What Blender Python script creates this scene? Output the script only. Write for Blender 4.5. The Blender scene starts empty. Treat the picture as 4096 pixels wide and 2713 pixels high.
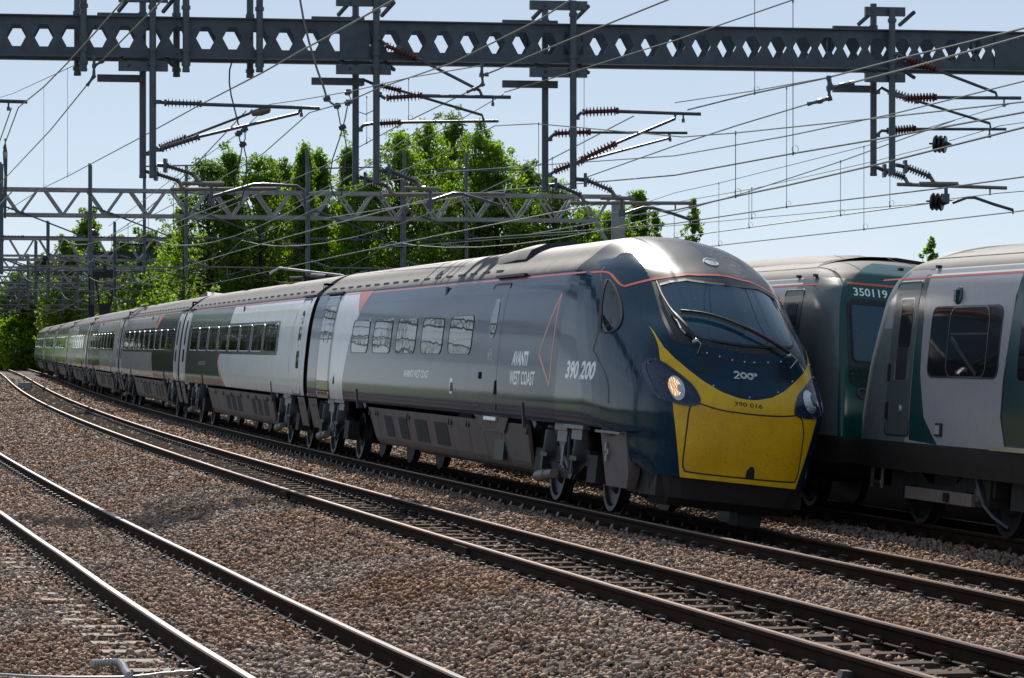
import bpy, bmesh, math, random
import numpy as np
from mathutils import Matrix, Vector
random.seed(7); rng = np.random.default_rng(7)
scene = bpy.context.scene
COL = scene.collection
# ------------------------------------------------------------------ camera, sky, sun, exposure
FPX, HCAM, YH, CX = 11468.0, 2.09, 1381.0, 2048.0        # focal length in photo pixels, eye height, horizon row
cam_d = bpy.data.cameras.new('camera'); cam = bpy.data.objects.new('camera', cam_d); COL.objects.link(cam)
cam.location = (0, 0, HCAM); cam.rotation_euler = (math.radians(90), 0, 0)
cam_d.sensor_width = 36; cam_d.lens = FPX / 4096 * 36; cam_d.shift_y = (YH - 1356.5) / 4096
cam_d.clip_start = 0.5; cam_d.clip_end = 6000
scene.camera = cam
SUN_VEC = Vector((-0.17, 1.25, 1.02)).normalized()
EL = math.asin(SUN_VEC.z); AZ = math.atan2(SUN_VEC.x, SUN_VEC.y)
world = bpy.data.worlds.new('World'); scene.world = world; world.use_nodes = True
wn = world.node_tree.nodes; wn.clear()
wo = wn.new('ShaderNodeOutputWorld'); wb = wn.new('ShaderNodeBackground'); ws = wn.new('ShaderNodeTexSky')
ws.sky_type = 'NISHITA'; ws.sun_disc = False; ws.sun_elevation = EL; ws.sun_rotation = AZ
ws.air_density = 0.45; ws.dust_density = 0.05; ws.ozone_density = 2.4; ws.altitude = 300
wb.inputs['Strength'].default_value = 0.061
def _vm(op, val):      # several scatterings even a real sky out: one curve for every direction
    n = wn.new('ShaderNodeVectorMath'); n.operation = op; n.inputs[1].default_value = (val,) * 3; return n
_a = _vm('MULTIPLY', .1); _g = wn.new('ShaderNodeGamma'); _g.inputs['Gamma'].default_value = .34; _b = _vm('MULTIPLY', 10.0)
world.node_tree.links.new(ws.outputs[0], _a.inputs[0]); world.node_tree.links.new(_a.outputs[0], _g.inputs['Color']); _h = wn.new('ShaderNodeHueSaturation'); _h.inputs['Saturation'].default_value = 1.15; world.node_tree.links.new(_g.outputs[0], _h.inputs['Color']); world.node_tree.links.new(_h.outputs[0], _b.inputs[0])
world.node_tree.links.new(_b.outputs[0], wb.inputs[0]); world.node_tree.links.new(wb.outputs[0], wo.inputs[0])
sun_d = bpy.data.lights.new('sun', 'SUN'); sun = bpy.data.objects.new('sun', sun_d); COL.objects.link(sun)
sun_d.energy = 4.2; sun_d.angle = math.radians(0.5); sun_d.color = (1.0, 0.94, 0.85)
sun.rotation_euler = SUN_VEC.to_track_quat('Z', 'Y').to_euler(); sun.location = (-20, 60, 60)
scene.view_settings.view_transform = 'Standard'; scene.view_settings.look = 'None'
scene.view_settings.exposure = 0.55; scene.view_settings.gamma = 1.0
scene.cycles.max_bounces = 6; scene.cycles.use_denoising = True

# ------------------------------------------------------------------ materials
def mat(name, col, rough=0.5, metal=0.0, noise=0.0, nscale=8.0, col2=None, bump=0.0, bscale=20.0, island=None, spec=0.5, trans=None, emit=None, coords='Object'):
    m = bpy.data.materials.new(name); m.use_nodes = True
    nt = m.node_tree; N = nt.nodes; L = nt.links; b = N['Principled BSDF']
    b.inputs['Base Color'].default_value = (*col, 1); b.inputs['Roughness'].default_value = rough
    b.inputs['Metallic'].default_value = metal; b.inputs['Specular IOR Level'].default_value = spec
    tc = None
    def coord():
        nonlocal tc
        if tc is None: tc = N.new('ShaderNodeTexCoord')
        return tc.outputs[coords]
    last = None
    if noise > 0 or col2 is not None:
        nz = N.new('ShaderNodeTexNoise'); nz.inputs['Scale'].default_value = nscale; nz.inputs['Detail'].default_value = 6
        nz.inputs['Roughness'].default_value = 0.65
        L.new(coord(), nz.inputs['Vector'])
        rp = N.new('ShaderNodeValToRGB'); rp.color_ramp.elements[0].position = 0.35; rp.color_ramp.elements[1].position = 0.68
        c2 = col2 if col2 is not None else tuple(c * (1 - noise) for c in col)
        rp.color_ramp.elements[0].color = (*c2, 1); rp.color_ramp.elements[1].color = (*col, 1)
        L.new(nz.outputs['Fac'], rp.inputs['Fac']); last = rp.outputs['Color']
    if island:
        g = N.new('ShaderNodeNewGeometry'); rp2 = N.new('ShaderNodeValToRGB')
        cr = rp2.color_ramp
        while len(cr.elements) < len(island): cr.elements.new(0.5)
        for i, c in enumerate(island):
            cr.elements[i].position = i / max(1, len(island) - 1); cr.elements[i].color = (*c, 1)
        L.new(g.outputs['Random Per Island'], rp2.inputs['Fac'])
        if last is not None:
            mx = N.new('ShaderNodeMix'); mx.data_type = 'RGBA'; mx.blend_type = 'MULTIPLY'; mx.inputs['Factor'].default_value = 1.0
            L.new(rp2.outputs['Color'], mx.inputs['A']); L.new(last, mx.inputs['B']); last = mx.outputs['Result']
        else: last = rp2.outputs['Color']
    if last is not None: L.new(last, b.inputs['Base Color'])
    if bump > 0:
        nb = N.new('ShaderNodeTexNoise'); nb.inputs['Scale'].default_value = bscale; nb.inputs['Detail'].default_value = 3
        L.new(coord(), nb.inputs['Vector'])
        bp = N.new('ShaderNodeBump'); bp.inputs['Strength'].default_value = 1.0; bp.inputs['Distance'].default_value = bump
        L.new(nb.outputs['Fac'], bp.inputs['Height']); L.new(bp.outputs['Normal'], b.inputs['Normal'])
    if emit:
        b.inputs['Emission Color'].default_value = (*emit[0], 1); b.inputs['Emission Strength'].default_value = emit[1]
    if trans:
        out = N['Material Output']; tr = N.new('ShaderNodeBsdfTranslucent'); ms = N.new('ShaderNodeMixShader')
        ms.inputs[0].default_value = trans
        if last is not None:
            hs = N.new('ShaderNodeHueSaturation'); hs.inputs['Value'].default_value = 2.0; hs.inputs['Saturation'].default_value = 1.15
            L.new(last, hs.inputs['Color']); L.new(hs.outputs[0], tr.inputs['Color'])
        L.new(b.outputs[0], ms.inputs[1]); L.new(tr.outputs[0], ms.inputs[2]); L.new(ms.outputs[0], out.inputs['Surface'])
    return m
def speckle(m, col, thresh, scale, amount=1.0):
    """dirt or fly specks over a finished material: small dots of another colour"""
    nt = m.node_tree; N = nt.nodes; L = nt.links; b = N['Principled BSDF']
    inp = b.inputs['Base Color']; old = inp.links[0].from_socket if inp.links else None
    tc = N.new('ShaderNodeTexCoord'); nz = N.new('ShaderNodeTexNoise'); nz.inputs['Scale'].default_value = scale; nz.inputs['Detail'].default_value = 4
    L.new(tc.outputs['Object'], nz.inputs['Vector'])
    rp = N.new('ShaderNodeValToRGB'); rp.color_ramp.elements[0].position = thresh; rp.color_ramp.elements[1].position = min(1, thresh + .06)
    rp.color_ramp.elements[1].color = (amount, amount, amount, 1)
    L.new(nz.outputs['Fac'], rp.inputs['Fac'])
    mx = N.new('ShaderNodeMix'); mx.data_type = 'RGBA'
    L.new(rp.outputs['Color'], mx.inputs['Factor'])
    if old: L.new(old, mx.inputs['A'])
    else: mx.inputs['A'].default_value = inp.default_value
    mx.inputs['B'].default_value = (*col, 1)
    L.new(mx.outputs['Result'], inp)
    return m
M = {}
M['navy'] = mat('navy_gloss_paint', (.004, .032, .062), .1, spec=.25, bump=.0016, bscale=1.3, noise=.2, nscale=3)
speckle(M['navy'], (.16, .18, .19), .665, 42, .4)
M['side_dark'] = mat('dark_blue_grey_gloss_paint', (.018, .042, .085), .1, spec=.10, bump=.0026, bscale=1.0, noise=.25, nscale=2)
M['side_green'] = mat('charcoal_green_gloss_paint', (.026, .04, .038), .12, spec=.12, bump=.0026, bscale=1.0, noise=.25, nscale=2)
M['side_white'] = mat('white_gloss_paint', (.80, .81, .81), .16, spec=.3, bump=.0018, bscale=1.0, noise=.12, nscale=2)
M['side_grey'] = mat('light_grey_gloss_paint', (.46, .44, .43), .16, spec=.3, bump=.002, bscale=1.0, noise=.15, nscale=2)
M['orange'] = mat('orange_red_paint', (.62, .11, .05), .25)
M['letter_white'] = mat('white_lettering', (.92, .93, .93), .12, spec=.5)
M['letter_black'] = mat('black_lettering', (.012, .012, .012), .4)
M['dome'] = mat('dark_grey_dome_paint', (.045, .042, .041), .26, spec=.3, noise=.25, nscale=3, bump=.0008, bscale=6)
M['roof'] = mat('grey_roof_paint', (.16, .15, .147), .55, spec=.18, noise=.4, nscale=2.5, bump=.001, bscale=6)
M['roof350'] = mat('grey_commuter_roof', (.13, .126, .126), .65, spec=.12, noise=.3, nscale=2)
M['roof_dark'] = mat('roof_recess', (.02, .02, .022), .6)
M['black'] = mat('black_gloss_surround', (.012, .012, .014), .22, noise=.3)
speckle(M['black'], (.22, .2, .19), .62, 60, .6)
M['yellow'] = mat('yellow_paint', (.90, .53, .004), .34, noise=.22, nscale=5)
M['yellow_dirty'] = mat('yellow_paint_dirty', (.86, .49, .004), .36, col2=(.70, .37, .003), nscale=2.2, bump=.0015, bscale=45)
speckle(M['yellow_dirty'], (.16, .10, .006), .60, 75, .6)
M['windscreen'] = mat('windscreen_glass', (.010, .05, .085), .04, spec=.7)
speckle(M['windscreen'], (.14, .17, .18), .66, 30, .7)
M['glass'] = mat('tinted_window_glass', (.006, .009, .012), .03, bump=.007, bscale=.8, spec=.5)
M['glass350'] = mat('brown_tinted_window_glass', (.012, .011, .011), .05, spec=.5)
M['gasket'] = mat('rubber_gasket', (.012, .012, .013), .5)
M['chrome_edge'] = mat('bright_edge_trim', (.45, .46, .46), .25, metal=.7)
M['skirt'] = mat('taupe_skirt_paint', (.17, .138, .13), .55, noise=.3, nscale=3)
M['grille'] = mat('dark_grille', (.03, .03, .03), .7)
M['under'] = mat('underframe_grime', (.024, .021, .02), .7, noise=.4, nscale=6)
M['bogie'] = mat('bogie_grey_paint', (.026, .026, .03), .5, noise=.5, nscale=5)
M['bogie_light'] = mat('pale_grey_metal', (.085, .09, .10), .4, noise=.25, nscale=6)
M['damper'] = mat('dusty_damper_tube', (.22, .18, .155), .5, noise=.2)
M['wheel'] = mat('wheel_steel', (.03, .03, .033), .45, metal=.4, noise=.3)
M['silver'] = mat('brushed_steel', (.55, .55, .56), .3, metal=.9)
M['lamp_house'] = mat('headlamp_cover', (.008, .018, .05), .07, spec=.6)
speckle(M['lamp_house'], (.12, .13, .15), .6, 40, .5)
M['reflector'] = mat('lamp_reflector', (.6, .6, .62), .15, metal=.9, bump=.006, bscale=30)
M['lamp_on'] = mat('lit_headlamp', (.3, .2, .12), .15, bump=.01, bscale=40)
def lamp_pattern(m):      # ribbed lens over a filament: bright and dim patches of the lamp itself
    N = m.node_tree.nodes; L = m.node_tree.links; b = N['Principled BSDF']; tc = N.new('ShaderNodeTexCoord')
    w = N.new('ShaderNodeTexWave'); w.inputs['Scale'].default_value = 11; w.inputs['Distortion'].default_value = 9; w.inputs['Detail'].default_value = 3; n = N.new('ShaderNodeTexNoise'); n.inputs['Scale'].default_value = 13
    L.new(tc.outputs['Object'], w.inputs['Vector']); L.new(tc.outputs['Object'], n.inputs['Vector'])
    mu = N.new('ShaderNodeMath'); mu.operation = 'MULTIPLY'; L.new(w.outputs['Fac'], mu.inputs[0]); L.new(n.outputs['Fac'], mu.inputs[1])
    rp = N.new('ShaderNodeValToRGB'); e = rp.color_ramp.elements; e[0].position = .12; e[0].color = (.34, .17, .07, 1); e[1].position = .55; e[1].color = (1.0, .85, .6, 1); k = e.new(.3); k.color = (.70, .40, .19, 1)
    L.new(mu.outputs[0], rp.inputs['Fac']); L.new(rp.outputs['Color'], b.inputs['Emission Color']); b.inputs['Emission Strength'].default_value = .8
lamp_pattern(M['lamp_on'])
M['teal'] = mat('teal_green_paint', (.004, .075, .066), .22, noise=.15, bump=.001, bscale=2)
M['teal_dark'] = mat('dark_teal_paint', (.016, .055, .058), .2, bump=.0015, bscale=1.5)
M['teal_grey'] = mat('grey_green_paint', (.15, .18, .175), .3, bump=.0015, bscale=1.5, noise=.2)
M['cab_door_grey'] = mat('dark_grey_green_door', (.085, .105, .10), .3, bump=.0015, bscale=1.5)
M['lilac'] = mat('pale_grey_bodyside', (.37, .37, .395), .22, bump=.001, bscale=1.5, noise=.08)
M['cream'] = mat('white_band', (.72, .71, .68), .3)
M['steel_dark'] = mat('galvanised_dark_steel', (.07, .09, .12), .45, noise=.45, nscale=3, bump=.002, bscale=40)
M['steel_tube'] = mat('weathered_steel_tube', (.08, .10, .125), .4, noise=.4, nscale=4)
M['steel_grey'] = mat('grey_lattice_steel', (.30, .30, .29), .5, noise=.35, nscale=2)
M['tube_pale'] = mat('pale_aluminium_tube', (.23, .21, .19), .4, metal=.3, noise=.3)
M['ins_red'] = mat('brown_red_insulator', (.13, .03, .025), .25)
M['ins_grey'] = mat('grey_insulator', (.10, .10, .11), .3)
M['ins_black'] = mat('black_insulator', (.012, .012, .014), .3)
M['wire'] = mat('copper_wire', (.16, .18, .15), .35, metal=.5)
M['wire_dark'] = mat('dark_wire', (.05, .05, .05), .45, metal=.3)
M['rail_side'] = mat('rusty_rail_side', (.040, .023, .015), .85, spec=.08, noise=.35, nscale=6)
M['rail_top'] = mat('worn_rail_head', (.20, .115, .075), .42, metal=.5, noise=.25, nscale=5)
M['rail_polish'] = mat('polished_rail_head', (.17, .145, .14), .36, metal=.6, noise=.12, nscale=3)
M['sleeper'] = mat('steel_sleeper', (.085, .057, .042), .85, spec=.1, noise=.35, nscale=6, bump=.004, bscale=30)
M['sleeper_conc'] = mat('concrete_sleeper', (.20, .16, .125), .8, noise=.4, nscale=5, bump=.004, bscale=40)
M['clip'] = mat('rail_clip_steel', (.075, .062, .055), .45, metal=.5, noise=.3)
M['stone'] = mat('ballast_stone', (.98, .96, .94), .9, spec=.15, col2=(.84, .62, .47), nscale=.33, coords='Object',
                 island=[(.15, .115, .092), (.40, .315, .255), (.27, .215, .175), (.46, .375, .31), (.33, .27, .23), (.22, .195, .18), (.55, .46, .40), (.27, .19, .14)])
M['ground'] = mat('ballast_bed', (.10, .07, .05), .95, col2=(.03, .021, .016), nscale=14, bump=.05, bscale=16)
M['field'] = mat('rough_grass', (.05, .085, .022), .9, col2=(.09, .10, .035), nscale=.4, bump=.1, bscale=2)
LEAF = [(.075, .13, .012), (.11, .19, .018), (.145, .23, .025), (.09, .155, .016), (.17, .25, .04)]
M['leaf'] = mat('leaf_green', (1, 1, 1), .45, island=LEAF, trans=.65)
M['leaf_dark'] = mat('leaf_dark_green', (1, 1, 1), .5, island=[(.055, .095, .02), (.075, .12, .026), (.09, .145, .03)], trans=.62)
M['leaf_pale'] = mat('leaf_pale_green', (1, 1, 1), .5, island=[(.075, .12, .025), (.11, .16, .035), (.12, .17, .045), (.17, .22, .06)], trans=.72)
M['bark'] = mat('bark', (.07, .055, .042), .9, noise=.4)
M['concrete'] = mat('pale_concrete', (.42, .40, .37), .8, noise=.25)
M['cable_grey'] = mat('grey_plastic_cable', (.36, .36, .36), .4)
M['sign_black'] = mat('black_signal_paint', (.008, .008, .009), .6)
M['cyan_text'] = mat('turquoise_band', (.03, .45, .42), .4)

# ------------------------------------------------------------------ mesh helpers
class MB:
    def __init__(s): s.v = []; s.f = []; s.mi = []
    def add(s, vs, fs, mi=0):
        o = len(s.v); s.v.extend([tuple(map(float, p)) for p in vs]); s.f.extend([tuple(i + o for i in f) for f in fs]); s.mi.extend([mi] * len(fs)); return s
    def box(s, c, d, mtx=None, mi=0, bev=0.0):
        hx, hy, hz = d[0] / 2, d[1] / 2, d[2] / 2
        vs = [Vector((x * hx, y * hy, z * hz)) for x in (-1, 1) for y in (-1, 1) for z in (-1, 1)]
        if mtx is not None: vs = [mtx @ p for p in vs]
        vs = [p + Vector(c) for p in vs]
        return s.add(vs, [(0, 1, 3, 2), (4, 6, 7, 5), (0, 4, 5, 1), (2, 3, 7, 6), (0, 2, 6, 4), (1, 5, 7, 3)], mi)
    def bar(s, a, b, w, h, up=(0, 0, 1), mi=0):
        a = Vector(a); b = Vector(b); d = b - a; l = d.length
        if l < 1e-6: return s
        d /= l; up = Vector(up)
        if abs(d.dot(up)) > .98: up = Vector((1, 0, 0)) if abs(d.x) < .9 else Vector((0, 1, 0))
        r = d.cross(up).normalized(); u = r.cross(d)
        vs = [p + r * (sx * w / 2) + u * (sz * h / 2) for p in (a, b) for sx in (-1, 1) for sz in (-1, 1)]
        return s.add(vs, [(0, 1, 3, 2), (4, 6, 7, 5), (0, 4, 5, 1), (2, 3, 7, 6), (0, 2, 6, 4), (1, 5, 7, 3)], mi)
    def tube(s, pts, r, n=8, caps=True, mi=0):
        pts = [Vector(p) for p in pts]; rings = []
        rr = r if isinstance(r, (list, tuple)) else [r] * len(pts)
        u = None
        for i, p in enumerate(pts):
            d = (pts[min(i + 1, len(pts) - 1)] - pts[max(i - 1, 0)])
            if d.length < 1e-9: d = Vector((0, 0, 1))
            d.normalize()
            if u is None:
                ref = Vector((0, 0, 1)) if abs(d.z) < .9 else Vector((1, 0, 0)); u = d.cross(ref).normalized()
            else:
                u = (u - d * u.dot(d)); u = u.normalized() if u.length > 1e-6 else d.orthogonal().normalized()
            w = d.cross(u)
            rings.append([p + (u * math.cos(2 * math.pi * k / n) + w * math.sin(2 * math.pi * k / n)) * rr[i] for k in range(n)])
        vs = [q for rg in rings for q in rg]; fs = []
        for i in range(len(pts) - 1):
            for k in range(n):
                a = i * n + k; b = i * n + (k + 1) % n; fs.append((a, b, b + n, a + n))
        if caps: fs.append(tuple(reversed(range(n)))); fs.append(tuple(range((len(pts) - 1) * n, len(pts) * n)))
        return s.add(vs, fs, mi)
    def lathe(s, prof, a, d, n=24, mi=0):
        """prof: (t along axis, radius) pairs; a: origin, d: unit axis"""
        a = Vector(a); d = Vector(d).normalized(); u = d.orthogonal().normalized(); w = d.cross(u)
        vs = []; fs = []
        for t, r in prof:
            for k in range(n):
                an = 2 * math.pi * k / n; vs.append(a + d * t + (u * math.cos(an) + w * math.sin(an)) * max(r, 1e-4))
        for i in range(len(prof) - 1):
            for k in range(n):
                p = i * n + k; q = i * n + (k + 1) % n; fs.append((p, q, q + n, p + n))
        fs.append(tuple(reversed(range(n)))); fs.append(tuple(range((len(prof) - 1) * n, len(prof) * n)))
        return s.add(vs, fs, mi)
    def mesh(s, name, mats, smooth=False, angle=None):
        me = bpy.data.meshes.new(name); me.from_pydata(s.v, [], s.f)
        for m in (mats if isinstance(mats, (list, tuple)) else [mats]): me.materials.append(m)
        if any(s.mi): me.polygons.foreach_set('material_index', s.mi)
        if smooth:
            me.polygons.foreach_set('use_smooth', [True] * len(me.polygons))
            if angle: me.set_sharp_from_angle(angle=math.radians(angle))
        me.update(); return me
    def build(s, name, mats, parent=None, smooth=False, angle=35, matrix=None):
        return link(name, s.mesh(name, mats, smooth, angle), parent, matrix)
def link(name, me, parent=None, matrix=None):
    o = bpy.data.objects.new(name, me); COL.objects.link(o)
    if parent is not None: o.parent = parent
    if matrix is not None: o.matrix_local = matrix
    return o
def tag(o, label=None, cat=None, group=None, kind=None):
    if label: o['label'] = label
    if cat: o['category'] = cat
    if group: o['group'] = group
    if kind: o['kind'] = kind
    return o
def thing(name, label, cat, matrix=None, group=None, kind=None):
    o = bpy.data.objects.new(name, None); COL.objects.link(o); o.empty_display_size = .3
    if matrix is not None: o.matrix_world = matrix
    return tag(o, label, cat, group, kind)
def subempty(name, parent):
    o = bpy.data.objects.new(name, None); COL.objects.link(o); o.parent = parent; o.empty_display_size = .2; return o
def insulator(mb, a, b, r=.075, n=9, core=.028, mi=0):
    a = Vector(a); b = Vector(b); d = (b - a); l = d.length; d /= l
    prof = [(0, core * 1.7), (l * .06, core * 1.7), (l * .07, core)]
    for k in range(n):
        t = l * (.12 + .78 * k / (n - 1)); prof += [(t - l * .025, core), (t, r), (t + l * .012, core)]
    prof += [(l * .93, core), (l * .94, core * 1.7), (l, core * 1.7)]
    mb.lathe(prof, a, d, 10, mi)
def unproj(x, y, Z): return Vector(((x - CX) / FPX * Z, Z, HCAM + (YH - y) / FPX * Z))

# ------------------------------------------------------------------ the line of the railway (near rail of the express's track)
_P = (1.3017, 35.1630636, 0.241072525, 7.98834772e-04, -5.81969007e-06)
PS = np.linspace(-60, 460, 1041); _ds = .5
_sp = np.clip(PS, 0, 190)
PT = _P[2] - (_P[3] * np.clip(PS, -20, 190) + .5 * _P[4] * _sp * _sp)
PX = -np.cumsum(np.sin(PT)) * _ds; PZ = np.cumsum(np.cos(PT)) * _ds
_i0 = int(np.argmin(abs(PS))); PX += _P[0] - PX[_i0]; PZ += _P[1] - PZ[_i0]
CANT = math.radians(4.8)
def path(s, off=0.0, z=0.0):
    x = np.interp(s, PS, PX); y = np.interp(s, PS, PZ); t = np.interp(s, PS, PT)
    return Vector((x + math.cos(t) * off, y + math.sin(t) * off, z))
def pdir(s):
    t = float(np.interp(s, PS, PT)); return Vector((-math.sin(t), math.cos(t), 0)), Vector((math.cos(t), math.sin(t), 0))
def track_centre(s, off, z):
    d, r = pdir(s); return path(s, off, z) + (r * math.cos(CANT) - Vector((0, 0, 1)) * math.sin(CANT)) * .7525
def frame(A, B, roll):
    d = (B - A).normalized(); R0 = d.cross(Vector((0, 0, 1))).normalized(); U0 = R0.cross(d); r = math.radians(roll)
    R = R0 * math.cos(r) - U0 * math.sin(r); U = U0 * math.cos(r) + R0 * math.sin(r)
    return Matrix(((R.x, d.x, U.x, A.x), (R.y, d.y, U.y, A.y), (R.z, d.z, U.z, A.z), (0, 0, 0, 1)))
def c_off(y): return float(np.interp(y, [0, 10, 20, 23, 27.2, 30.8, 35, 40.6, 49.3, 59.5, 120, 400], [-5.2, -5.3, -5.46, -5.53, -5.59, -5.62, -5.69, -5.78, -5.89, -6.04, -6.4, -7.5]))
def smax(): return 400
# ------------------------------------------------------------------ ground and tracks
ZOFF = [-400, -60, -25, -12, -9.2, -8.3, -7.105, -6.35, -5.6, -5.0, -4.3, -3.7, -3.32, -3.1, -2.47, -1.715, -1.1, -.6, 0, .75, 1.505, 2.2, 2.7, 3.22, 4.7, 6, 9, 30, 60, 400]
ZVAL = [-2.5, -2.0, -1.2, -.55, -.42, -.27, -.235, -.275, -.325, -.27, -.09, -.03, -.07, -.10, -.20, -.215, -.17, -.15, -.185, -.25, -.315, -.26, -.2, -.21, -.35, -.4, -.45, -.5, -.3, -.3]
def zground(off, y):
    off = np.asarray(off, float); y = np.asarray(y, float)
    co = np.interp(y, [0, 10, 20, 23, 27.2, 30.8, 35, 40.6, 49.3, 59.5, 120, 400], [-5.2, -5.3, -5.46, -5.53, -5.59, -5.62, -5.69, -5.78, -5.89, -6.04, -6.4, -7.5])
    o2 = off - (co + 5.6) * np.clip((-4.0 - off) / 1.6, 0, 1)
    return np.interp(o2, ZOFF, ZVAL)
def vpath(s, off):
    x = np.interp(s, PS, PX); y = np.interp(s, PS, PZ); t = np.interp(s, PS, PT)
    return x + np.cos(t) * off, y + np.sin(t) * off
def build_ground():
    sv = np.concatenate([np.arange(-55, 60, .5), np.arange(60, 200, 2), np.arange(200, 460, 6)])
    ov = np.concatenate([[-120, -80, -50, -35, -25, -18, -14], np.arange(-12, -9, .5), np.arange(-9, 8, .18), np.arange(8, 14, .6), [18, 25, 35, 50, 70]])
    Sg, Og = np.meshgrid(sv, ov, indexing='ij'); X, Y = vpath(Sg, Og); Z = zground(Og, Y)
    near = (np.abs(Og) < 12)
    Z = Z + near * rng.normal(0, .012, Z.shape) - .012
    mb = MB(); n = len(ov)
    mb.v = list(zip(X.ravel().tolist(), Y.ravel().tolist(), Z.ravel().tolist()))
    for i in range(len(sv) - 1):
        for j in range(n - 1):
            a = i * n + j; mb.f.append((a, a + 1, a + n + 1, a + n)); mb.mi.append(0 if -13 < ov[j] < 14 else 1)
    o = mb.build('ballast_ground', [M['ground'], M['field']], smooth=True, angle=None); tag(o, kind='structure')
    f = MB(); f.add([(-3000, -200, -3.2), (3000, -200, -3.2), (3000, 5000, -3.2), (-3000, 5000, -3.2)], [(0, 1, 2, 3)])
    o = f.build('field', M['field']); tag(o, kind='structure')
build_ground()

RAILP = [(-.035, -.012), (-.028, 0), (.028, 0), (.035, -.012), (.035, -.04), (.010, -.056), (.010, -.135), (.07, -.148), (.07, -.159), (-.07, -.159), (-.07, -.148), (-.010, -.135), (-.010, -.056), (-.035, -.04)]
def canted(s):
    d, r = pdir(s); Z = Vector((0, 0, 1))
    return d, r * math.cos(CANT) - Z * math.sin(CANT), Z * math.cos(CANT) + r * math.sin(CANT)
def rail(offf, z, s0, s1, topmat, parent):
    mb = MB(); st = list(np.arange(s0, 60, 1.0)) + list(np.arange(60, s1, 3.0)); n = len(RAILP)
    for s in st:
        d, R, U = canted(s); p = path(s, offf(s), z)
        mb.v.extend([tuple(p + R * a + U * b) for a, b in RAILP])
    for i in range(len(st) - 1):
        for k in range(n):
            a = i * n + k; b = i * n + (k + 1) % n
            mb.f.append((a, b, b + n, a + n)); mb.mi.append(1 if k == 1 else (2 if k in (0, 2) else 0))
    return mb.build('rail', [M['rail_side'], topmat, M['rail_top']], parent, smooth=False)
def clip_mesh(kind):
    mb = MB()
    if kind == 'loop':      # springy loop standing up beside the rail foot
        pts = []
        for k in range(9):
            a = -.6 + k / 8 * 4.3
            pts.append((.10 + .030 * math.cos(a) , .048 * math.sin(a) + (k - 4) * .004, .012 + .045 * (1 - math.cos(a - .3)) * .5))
        mb.tube(pts, .0105, 5); mb.box((.105, 0, -.004), (.06, .10, .026)); mb.tube([(.03, -.03, .0), (.06, -.03, .012), (.10, -.035, .02)], .010, 5)
    else:
        mb.box((.10, 0, .004), (.07, .13, .035)); mb.tube([(.035, .05, .012), (.07, .055, .035), (.11, .03, .045), (.125, -.02, .035), (.09, -.055, .03), (.04, -.05, .012)], .014, 6)
    return mb.mesh('rail_clip', M['clip'], smooth=True, angle=40)
CLIP = {k: clip_mesh(k) for k in ('loop', 'lump')}
def sleeper_mesh(kind):
    mb = MB()
    if kind == 'steel':      # inverted trough with turned-up seats under the rails
        prof = [(-1.25, -.02), (-1.0, -.004), (-.55, 0), (-.3, -.022), (.3, -.022), (.55, 0), (1.0, -.004), (1.25, -.02)]
        w = .075
        vs = []
        for x, z in prof: vs += [(x, -w - .03, z - .09), (x, -w, z), (x, w, z), (x, w + .03, z - .09)]
        fs = []
        for i in range(len(prof) - 1):
            for k in range(3): a = i * 4 + k; fs.append((a, a + 1, a + 5, a + 4))
        fs += [(0, 3, 2, 1), tuple(len(vs) - 4 + k for k in range(4))]
        mb.add(vs, fs)
    else:
        for x0, x1, z0, z1 in ((-1.25, -.45, -.03, 0), (-.45, .45, -.03, -.03), (.45, 1.25, 0, -.03)):
            vs = [(x, y * (.13 if zz < -.1 else .105), z + (zz if zz < -.1 else 0)) for x, z in ((x0, z0), (x1, z1)) for y, zz in ((-1, -.16), (-1, 0), (1, 0), (1, -.16))]
            mb.add(vs, [(0, 1, 5, 4), (1, 2, 6, 5), (2, 3, 7, 6), (0, 3, 2, 1), (4, 5, 6, 7)])
    return mb.mesh('sleeper', M['sleeper' if kind == 'steel' else 'sleeper_conc'])
SLP = {k: sleeper_mesh(k) for k in ('steel', 'conc')}
TRACKS = {}
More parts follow.
